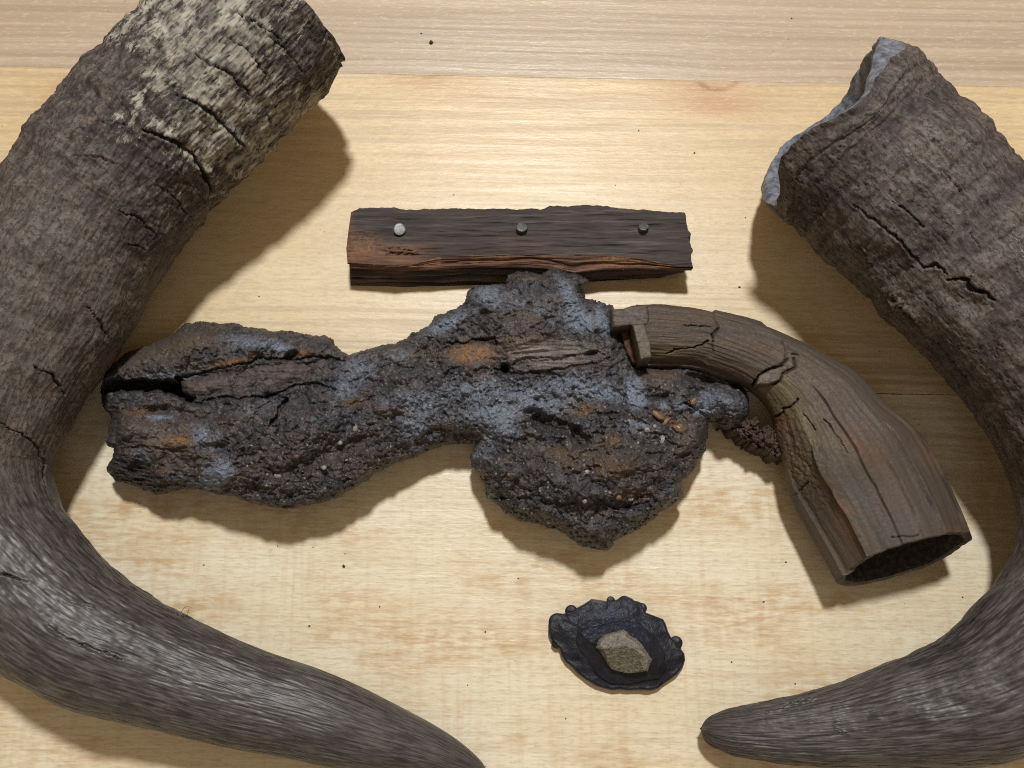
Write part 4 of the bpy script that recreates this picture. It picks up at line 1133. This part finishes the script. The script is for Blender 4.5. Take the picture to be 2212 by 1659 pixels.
def build_grip():
    n = 420
    TG = angles(300, 60)
    C, N, Up, rad, s, T = tube(G_ROWS, n, TG)
    S, A = np.meshgrid(s, TG, indexing='ij')
    L = s[-1]
    ca, sa = np.cos(A), np.sin(A)
    flat = np.interp(s, [0, 250, 500, L], [0.95, 0.9, 0.72, 0.64])[:, None]
    # superellipse section: flatter flanks than a circle
    e = 0.80
    cx_ = np.sign(ca) * np.abs(ca) ** e; sy_ = np.sign(sa) * np.abs(sa) ** e
    sgn = 1 if N[n // 2] @ (at(1700, 1100, 0) - at(2050, 1000, 0)) <= 0 else -1
    kn = np.array([-1, -0.70, -0.14, 0.47, 0.82, 1.0]); kh = (1 - np.abs(kn) ** 2.2) ** (1 / 2.2)
    fac = np.interp(cx_ * sgn, kn, kh)
    wf = 0.85 * sstep(200, 600, S) * (sa > 0)
    sy_ = sy_ * (1 - wf) + fac * wf
    P0 = C[:, None] + rad[:, None, None] * (cx_[..., None] * N[:, None] + (flat * sy_)[..., None] * Up[:, None])
    px, py = proj(P0)
    v = -cx_ if N[n // 2] @ (at(1700, 1100, 0) - at(2050, 1000, 0)) > 0 else cx_
    # v = -1 on the inner (left) edge, +1 on the outer edge
    top = sstep(-0.2, 0.15, sa)
    d = np.zeros_like(S); cr = np.zeros_like(S)
    low = sstep(330, 520, S)
    for (v0, s0, st, wd) in ((-0.70, 520, 12, .02), (-0.14, 400, 10, .014), (0.47, 540, 8, .014), (0.82, 580, 7, .018), (-0.42, 450, -5, .03), (0.2, 600, 4, .03)):
        vv = v + 0.02 * vnoise(S / 60, v * 0, 0, int(v0 * 100) + 300)
        on = sstep(s0 - 20, s0 + 40, S)
        d += st * sstep(v0 - wd, v0 + wd, vv) * on * top * (1 if st > 0 else 1) - st * on * top * 0.5 * (1 + v0)
        if st > 3:
            m = np.exp(-((vv - v0) / (0.011)) ** 2) * on * top * (0.6 + 0.6 * vnoise(S / 30, v * 0, 0, 8))
            m = np.clip(m, 0, 1)
            d -= 5 * m; cr = np.maximum(cr, m * .8)
    d += low * 2.2 * fbm(S / 320, v * 6, 0, 2, 63) + 0.9 * fbm(S / 120, v * 16, 0, 3, 61) + 0.4 * fbm(px / 9, py / 9, 0, 3, 62)
    d += (1 - low) * 2.2 * fbm(S / 120, v * 4, 0, 3, 65)
    # rear panel of the upper arm ends in a rounded step
    step_l = [(1545, 690), (1560, 712), (1590, 735), (1602, 755)]
    panel = sdf(px, py, [(1540, 640), (1600, 650), (1660, 715), (1688, 735), (1698, 760), (1694, 782), (1660, 800), (1625, 828), (1590, 820), (1530, 795), (1520, 780), (1540, 760), (1536, 735), (1552, 710), (1540, 690)])
    d += 5.5 * sstep(-2, 4, panel) * top * sstep(120, 160, S)
    cl = [([(1540, 738), (1538, 722), (1552, 708)], 2.2), ([(1438, 767), (1460, 755), (1500, 752), (1530, 737)], 2.0), ([(1625, 832), (1640, 808), (1662, 798), (1690, 790), (1700, 775)], 3.4),
          ([(1625, 832), (1650, 832), (1680, 826), (1692, 806), (1716, 796), (1718, 778)], 4.0), ([(1690, 885), (1705, 880), (1718, 868), (1722, 862)], 3.2), ([(1665, 903), (1682, 898), (1692, 890)], 3.0),
          ([(1708, 1072), (1735, 1045)], 2.6), ([(1714, 766), (1724, 766)], 2.6), ([(1780, 904), (1800, 930), (1832, 978)], 1.5), ([(1735, 893), (1760, 930)], 1.1), ([(1690, 745), (1698, 760), (1694, 780)], 1.8),
          ([(1928, 1169), (1960, 1166), (1990, 1163)], 1.4), ([(1480, 702), (1535, 704)], 1.4)]
    for (pts, wd) in cl:
        jx = 2.6 * fbm(px / 18, py / 18, 0, 3, 71, .6); jy = 2.6 * fbm(px / 18, py / 18, 0, 3, 72, .6)
        q = seg_dist(px + jx, py + jy, pts)
        m = sstep(wd * 1.2, wd * 0.4, q) * top
        d -= 8 * m; cr = np.maximum(cr, m * .9)
    gr = blob(px, py, 1720, 1000, 60, 110, -20) * top
    d += gr * (3.5 * fbm(px / 12, py / 12, 0, 4, 73) + 2.5 * grains(px / 6, py / 6, 9)[0])
    # slanted, slightly ragged end: underside reaches further than the top
    endk = sstep(L - 190, L, S)
    sh = endk * (15 - 22 * sa + 1.5 * fbm(A * 6, A * 0, 0, 3, 5) + 7 * v) * U
    P = C[:, None] + (rad[:, None] + d * U)[..., None] * (cx_[..., None] * N[:, None] + (flat * sy_)[..., None] * Up[:, None]) + sh[..., None] * T[:, None]
    P[..., 2] = np.maximum(P[..., 2], 0.0001)
    hc = np.stack([S * U, A * np.median(rad), S * 0 + 3], -1)
    ol = 0.75 * sdf(px, py, [(1625, 835), (1700, 800), (1716, 860), (1790, 960), (1750, 960), (1700, 900), (1668, 903)]).clip(-8, 8) / 16 + 0.37
    ol = ol * top + 0.9 * blob(px, py, 1450, 760, 70, 14, -8) + 0.5 * blob(px, py, 1790, 930, 110, 22, 50) + 0.5 * blob(px, py, 1730, 1010, 60, 60) + 0.4 * blob(px, py, 1690, 870, 60, 60)
    rs = 0.6 * blob(px, py, 1800, 1090, 30, 60, -25) + 0.7 * blob(px, py, 1830, 1130, 34, 34) + 0.6 * blob(px, py, 2045, 1155, 24, 22) + 0.7 * blob(px, py, 1995, 985, 16, 30, -25) + 0.45 * blob(px, py, 1870, 1000, 90, 30, 55) + 0.6 * blob(px, py, 1690, 950, 40, 60) + 0.3 * blob(px, py, 1850, 900, 60, 60) + 0.35 * blob(px, py, 1470, 690, 80, 20)
    bl = 0.55 * blob(px, py, 1950, 1140, 40, 50, 60) + 0.45 * blob(px, py, 1840, 1060, 34, 80, -25) + 0.35 * blob(px, py, 1830, 880, 60, 50) + 0.25 * blob(px, py, 1900, 1050, 60, 60)
    at_ = {'hc': hc.reshape(-1, 3), 'crack': cr.ravel(), 'olive': np.clip(ol, 0, 1).ravel(), 'rust': np.clip(rs, 0, 1).ravel(), 'blue': np.clip(bl, 0, 1).ravel()}
    nv = len(TG)
    grip = mesh_obj("grip", P.reshape(-1, 3), grid_faces(n, nv, True), M_GRIP, pistol, at_)
    import bmesh
    bm = bmesh.new(); bm.from_mesh(grip.data)
    bm.verts.ensure_lookup_table()
    bm.faces.new([bm.verts[i] for i in range(nv)])
    bmesh.ops.recalc_face_normals(bm, faces=bm.faces); bm.to_mesh(grip.data); bm.free()
    # hollow end: broken rim and dark inside
    R_ = P[-1]; c0 = R_.mean(0)
    rings = [R_]
    for (k, back) in ((0.97, 1.0), (0.93, 1.5), (0.87, -0.5), (0.83, -4), (0.82, -20), (0.80, -60), (0.7, -110), (0.02, -115)):
        kk = k + (0.016 * fbm(TG * 4, TG * 0 + k, 0, 3, 9) if 0.1 < k < 0.95 else 0)
        q = c0 + (R_ - c0) * np.reshape(kk, (-1, 1)) + T[-1] * back * U
        q[:, 2] = np.maximum(q[:, 2], 0.0002)
        rings.append(q)
    L_ = np.array(rings)
    z_ = np.zeros(4 * nv)
    mesh_obj("end_rim", L_[:4].reshape(-1, 3), grid_faces(4, nv, True), M_RIM, grip, {'hc': L_[:4].reshape(-1, 3), 'crack': z_, 'olive': z_ + .2, 'rust': z_, 'blue': z_ + .4})
    L_ = L_[3:]
    hollow = mesh_obj("hollow_end", L_.reshape(-1, 3), grid_faces(len(L_), nv, True), plain_mat("dark_hollow_wood", (0.02, 0.016, 0.014), (0.09, 0.07, 0.055), 700, 0.8, 0.25, 0, 0.8, 0.0004, 0.45, 0.75), grip)
    return grip, (C, rad, T, N, Up, s)


grip, _ = build_grip()


def slab(name, pts, ztop, zbot, mat, parent, seed, soft=5, step=1.4, round_=0.4, slope=(0, 0)):
    x0, y0 = np.mean(np.array(pts), 0)
    o = relief_solid(name, pts, step, lambda x, y, d: ztop - soft + soft * np.sqrt(1 - (1 - np.clip(d / soft, 0, 1)) ** 2) + slope[0] * (x - x0) + slope[1] * (y - y0) + 0.9 * fbm(x / 40, y / 8, 0, 3, seed) + 0.5 * fbm(x / 5, y / 5, 0, 2, seed),
                     lambda x, y, d: zbot + 0 * x, mat, parent, lambda x, y, d: {'hc': np.stack([x, y, 0 * x], -1)} if False else {'olive': 0.55 + 0 * x, 'crack': 0 * x, 'rust': 0 * x, 'blue': 0.15 + 0 * x}, lambda X, Y: 0.8 * fbm(X / 12, Y / 12, 0, 3, seed))
    return o


M_PLATE = plain_mat("brown_iron_plate", (0.075, 0.06, 0.042), (0.135, 0.112, 0.082), 600, 0.55, 0.35, 0, 0.6, 0.0004)
M_PLATE2 = plain_mat("dark_iron_plate", (0.055, 0.043, 0.036), (0.105, 0.08, 0.064), 600, 0.55, 0.35, 0, 0.6, 0.0004)
slab("frame_plate", [(1322, 668), (1345, 667), (1368, 660), (1398, 659), (1404, 690), (1398, 703), (1378, 704), (1360, 704), (1322, 709)], 172, 90, M_PLATE2, grip, 4, 6)
slab("ferrule", [(1366, 702), (1392, 700), (1404, 740), (1408, 772), (1384, 777), (1378, 750)], 184, 100, M_PLATE, grip, 6, 4, 1.2)
slab("rusty_tang", [(1340, 712), (1358, 714), (1370, 745), (1378, 785), (1368, 784), (1352, 760)], 128, 60, plain_mat("orange_tang_rust", (0.045, 0.026, 0.018), (0.12, 0.058, 0.027), 900, 0.7, 0.3, 0, 1, 0.0006), grip, 7, 5, 1.2)
slab("wood_flake", [(1640, 812), (1662, 800), (1690, 792), (1703, 776), (1712, 782), (1716, 792), (1690, 804), (1684, 820), (1662, 830), (1634, 830)], 168, 120, M_PLATE, grip, 8, 4, 1.2)
slab("lower_rail", [(1393, 782), (1410, 777), (1450, 776), (1500, 770), (1540, 778), (1580, 800), (1606, 826), (1560, 814), (1510, 796), (1460, 790), (1400, 790)], 118, 60, M_PLATE2, grip, 9, 4, 1.2)

# ------------------------------------------------------------------ ornamental mount
B = lambda L: [(1144 + 0.1698 * x, 1263 + 0.1698 * y) for x, y in L]
BR = B([(240, 540), (255, 450), (300, 385), (380, 365), (440, 370), (470, 340), (540, 330), (590, 300), (700, 240), (790, 180), (900, 195), (985, 212), (1030, 195), (1110, 190), (1160, 155), (1230, 145), (1300, 175), (1330, 200), (1390, 215), (1440, 240), (1470, 300), (1480, 355), (1600, 400),
        (1700, 440), (1730, 490), (1760, 590), (1800, 670), (1850, 700), (1890, 780), (1935, 830), (1970, 880), (1980, 960), (1950, 1050), (1880, 1140), (1800, 1200), (1730, 1250), (1640, 1320), (1540, 1350), (1400, 1340), (1250, 1350), (1150, 1335), (1050, 1345), (950, 1320),
        (850, 1290), (700, 1200), (600, 1120), (540, 1050), (450, 980), (400, 900), (385, 820), (350, 790), (300, 740), (265, 690), (240, 620)])
DOME = B([(600, 560), (900, 500), (1150, 440), (1400, 480), (1600, 650), (1740, 900), (1745, 1080), (1650, 1200), (1300, 1265), (1050, 1270), (880, 1180), (650, 880), (570, 750)])
STONE = B([(880, 700), (960, 630), (1190, 570), (1250, 600), (1270, 650), (1350, 680), (1440, 780), (1560, 960), (1530, 1010), (1500, 1100), (1250, 1130), (1050, 1080), (980, 1000), (920, 880), (850, 800)])
ornament = thing("ornamental_mount", "small dark blue-black scalloped metal mount with a dull grey stone at its centre", "ornament", tuple(at(1330, 1390, 0.0)))


def orn_mat():
    k = NT("dark_patina_metal", 0.42, 0.35)
    o = k.obj(); a = k.noise(o, 260, 5, 0.65); b = k.noise(o, 1500, 4, 0.7)
    c = k.mix(k.mr(a, 0.38, 0.62), (0.008, 0.008, 0.012), (0.022, 0.021, 0.027))
    c = k.mix(k.math('MULTIPLY', k.mr(a, 0.3, 0.6), k.attr('blue')), c, (0.012, 0.016, 0.038))
    c = k.mix(k.mr(b, 0.56, 0.72, 0, 0.55), c, (0.05, 0.042, 0.040))
    c = k.mix(k.attr('rub'), c, (0.13, 0.115, 0.095))
    return k.done(c, k.mr(b, 0.3, 0.7, 0.42, 0.62), k.bump(k.math('ADD', k.math('MULTIPLY', a, 0.6), b), 0.2, 0.00012), 0.25)


M_ORN = orn_mat()


def orn_attrs(x, y, d):
    bl = 0.9 * blob(x, y, 1330, 1345, 100, 40, 10) + 0.5 * blob(x, y, 1280, 1460, 90, 25, 25)
    rb = 0.9 * blob(x, y, 1290, 1297, 16, 5, 5) + 0.35 * sstep(4, 1.0, d) * sstep(1420, 1360, x) * sstep(1370, 1300, y)
    return {'blue': np.clip(bl, 0, 1), 'rub': np.clip(rb, 0, 1)}


def orn_top(x, y, d):
    z = 13 + 9 * np.sqrt(1 - (1 - np.clip(d / 6, 0, 1)) ** 2)
    z = z + 7 * sstep(6, 40, d)
    z += 1.0 * fbm(x / 20, y / 20, 0, 3, 3) + 0.35 * fbm(x / 3, y / 3, 0, 2, 5)
    # radiating flutes of the scalloped edge
    a = np.arctan2((y - 1393) * 1.35, x - 1330)
    z += 1.5 * np.sin(a * 13) * sstep(22, 4, d)
    z -= 2 * sstep(2.2, 0.8, seg_dist(x, y, B([(440, 450), (600, 520), (640, 560)])))
    return z


relief_solid("flange", BR, 0.9, orn_top, lambda x, y, d: 1 + 10 * (1 - np.clip(d / 6, 0, 1)), M_ORN, ornament, orn_attrs)


def dome_top(x, y, d):
    t = np.clip(d / 46, 0, 1)
    return 24 + 5 * sstep(0, 3, d) + 24 * t + 0.8 * fbm(x / 16, y / 16, 0, 3, 4) + 0.3 * fbm(x / 3, y / 3, 0, 2, 8)


relief_solid("raised_boss", DOME, 0.9, dome_top, lambda x, y, d: 14 + 0 * x, M_ORN, ornament, orn_attrs, lambda X, Y: 0.8 * fbm(X / 9, Y / 9, 0, 2, 3))


def stone_mat():
    k = NT("grey_stone", 0.42, 0.5)
    o = k.obj(); a = k.noise(o, 900, 6, 0.7); b = k.noise(o, 2500, 3, 0.6)
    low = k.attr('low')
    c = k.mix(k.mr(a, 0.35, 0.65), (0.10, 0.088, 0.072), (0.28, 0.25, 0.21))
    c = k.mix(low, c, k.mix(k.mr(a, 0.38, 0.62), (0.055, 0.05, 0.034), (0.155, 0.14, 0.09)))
    c = k.mix(k.mr(b, 0.6, 0.7, 0, 0.6), c, (0.05, 0.045, 0.045))
    return k.done(c, k.mr(b, 0.3, 0.7, 0.3, 0.6), k.bump(k.math('ADD', a, b), 0.8, 0.0004))


RID = B([(900, 815), (1010, 802), (1215, 770), (1350, 820), (1560, 965)])


def stone_top(x, y, d):
    q = seg_dist(x, y, RID)
    below = y > np.interp(x, [p[0] for p in RID], [p[1] for p in RID])
    zc = 72 - np.where(below, 0.34, 0.26) * q
    return np.minimum(zc, 55 + 2.0 * d) + 0.9 * fbm(x / 6, y / 6, 0, 4, 3) + 0.5 * fbm(x / 2.4, y / 2.4, 0, 2, 3)


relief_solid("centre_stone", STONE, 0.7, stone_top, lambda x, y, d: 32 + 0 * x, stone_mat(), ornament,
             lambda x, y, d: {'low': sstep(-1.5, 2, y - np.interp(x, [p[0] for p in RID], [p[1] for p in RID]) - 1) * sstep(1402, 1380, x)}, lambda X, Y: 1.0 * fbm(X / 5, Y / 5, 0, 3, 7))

for (kx, ky, kr, kz) in ((1030, 182, 48, 16), (1440, 282, 58, 16), (510, 325, 72, 16), (325, 465, 98, 16), (1890, 738, 74, 14), (322, 740, 62, 14), (1210, 200, 70, 15), (590, 345, 40, 15), (1340, 232, 36, 16), (1930, 960, 60, 13), (1110, 225, 36, 16)):
    px, py = 1144 + 0.1698 * kx, 1263 + 0.1698 * ky
    px += (1330 - px) * 0.035; py += (1393 - py) * 0.035
    n, m_ = 12, 20
    a = np.linspace(0.03, pi - 0.03, n); b = np.linspace(0, 2 * pi, m_, endpoint=False)
    A, Bq = np.meshgrid(a, b, indexing='ij')
    r = kr * 0.1698 * 1.08
    P = np.stack([np.sin(A) * np.cos(Bq) * r, np.sin(A) * np.sin(Bq) * r, np.cos(A) * r * 0.30 * (1 + 0.15 * np.sin(3 * Bq))], -1) * U * 0.98 + at(px, py, (kz + 1) * U)
    zz = np.zeros(A.size)
    mesh_obj("bead", P.reshape(-1, 3), grid_faces(n, m_, True), M_ORN, ornament, {'blue': zz, 'rub': zz + (0.10 if ky < 300 else 0.0)})

# ------------------------------------------------------------------ dirt crumbs and fibres on the planks
M_CRUMB = plain_mat("dark_crumb", (0.03, 0.025, 0.02), (0.09, 0.07, 0.05), 1500, 0.8)


def crumbs():
    V, F = [], []
    rng = np.random.RandomState(4)
    spots = [(931, 91, 4.5), (910, 72, 2.0), (1380, 282, 2), (742, 1223, 3), (820, 1310, 1.8), (1048, 1365, 1.6), (1222, 1552, 1.6), (668, 1352, 2), (1698, 1214, 2), (1718, 1477, 2), (1710, 39, 2), (1598, 620, 1.8), (700, 500, 1.4), (1650, 1300, 1.6), (440, 1220, 2.0), (1120, 1250, 1.4),
             (1900, 760, 1.5), (1610, 470, 1.6), (1500, 330, 1.6), (1330, 400, 1.4), (980, 420, 1.4), (600, 1180, 1.5), (1010, 1480, 1.4), (1580, 1430, 1.3), (2080, 1290, 1.6), (560, 640, 1.5)]
    for _ in range(6):
        spots.append((rng.uniform(150, 2050), rng.uniform(20, 1640), rng.uniform(0.4, 0.8)))
    for (x, y, r) in spots:
        c = at(x, y, r * 0.5 * U)
        p = rng.normal(size=(6, 3)) * 0.25
        base = np.array([[1, 0, 0], [-1, 0, 0], [0, 1, 0], [0, -1, 0], [0, 0, .7], [0, 0, -.7]]) + p
        base[:, 0] *= rng.uniform(0.8, 1.8)
        o = len(V) * 6
        V.append(base * r * U + c)
        for t in ((0, 2, 4), (2, 1, 4), (1, 3, 4), (3, 0, 4), (2, 0, 5), (1, 2, 5), (3, 1, 5), (0, 3, 5)): F.append([o + q for q in t])
    ob = mesh_obj("crumbs", np.concatenate(V), np.array(F), M_CRUMB, None, None, False)
    ob['kind'] = 'stuff'; ob['label'] = "tiny dark dirt crumbs scattered over the pine planks"; ob['category'] = "crumbs"


crumbs()


def fibre(pts, zs, r, mat):
    P = np.array(spline([(x, y, z, 0) for (x, y), z in zip(pts, zs)], 24)[0])
    C = at(P[:, 0], P[:, 1], P[:, 2] * U)
    b = np.linspace(0, 2 * pi, 5, endpoint=False)
    V = C[:, None] + r * U * np.stack([np.cos(b), np.sin(b) * .5, np.sin(b)], -1)[None]
    return V.reshape(-1, 3), grid_faces(24, 5, True)


hv, hf, o_ = [], [], 0
for pts, zs in (([(391, 1323), (399, 1312), (407, 1310), (414, 1313)], [60, 30, 8, 1]), ([(1757, 1489), (1762, 1496), (1772, 1501)], [150, 155, 152]), 
                ([(1835, 980), (1842, 990), (1838, 1002)], [1, 3, 1])):
    v_, f_ = fibre(pts, zs, 0.55, None)
    hv.append(v_); hf.append(f_ + o_); o_ += len(v_)
fo = mesh_obj("loose_fibres", np.concatenate(hv), np.concatenate(hf), M_CRUMB, None)
fo['kind'] = 'stuff'; fo['label'] = "fine stray hairs lying on the planks beside the horns"; fo['category'] = "fibres"
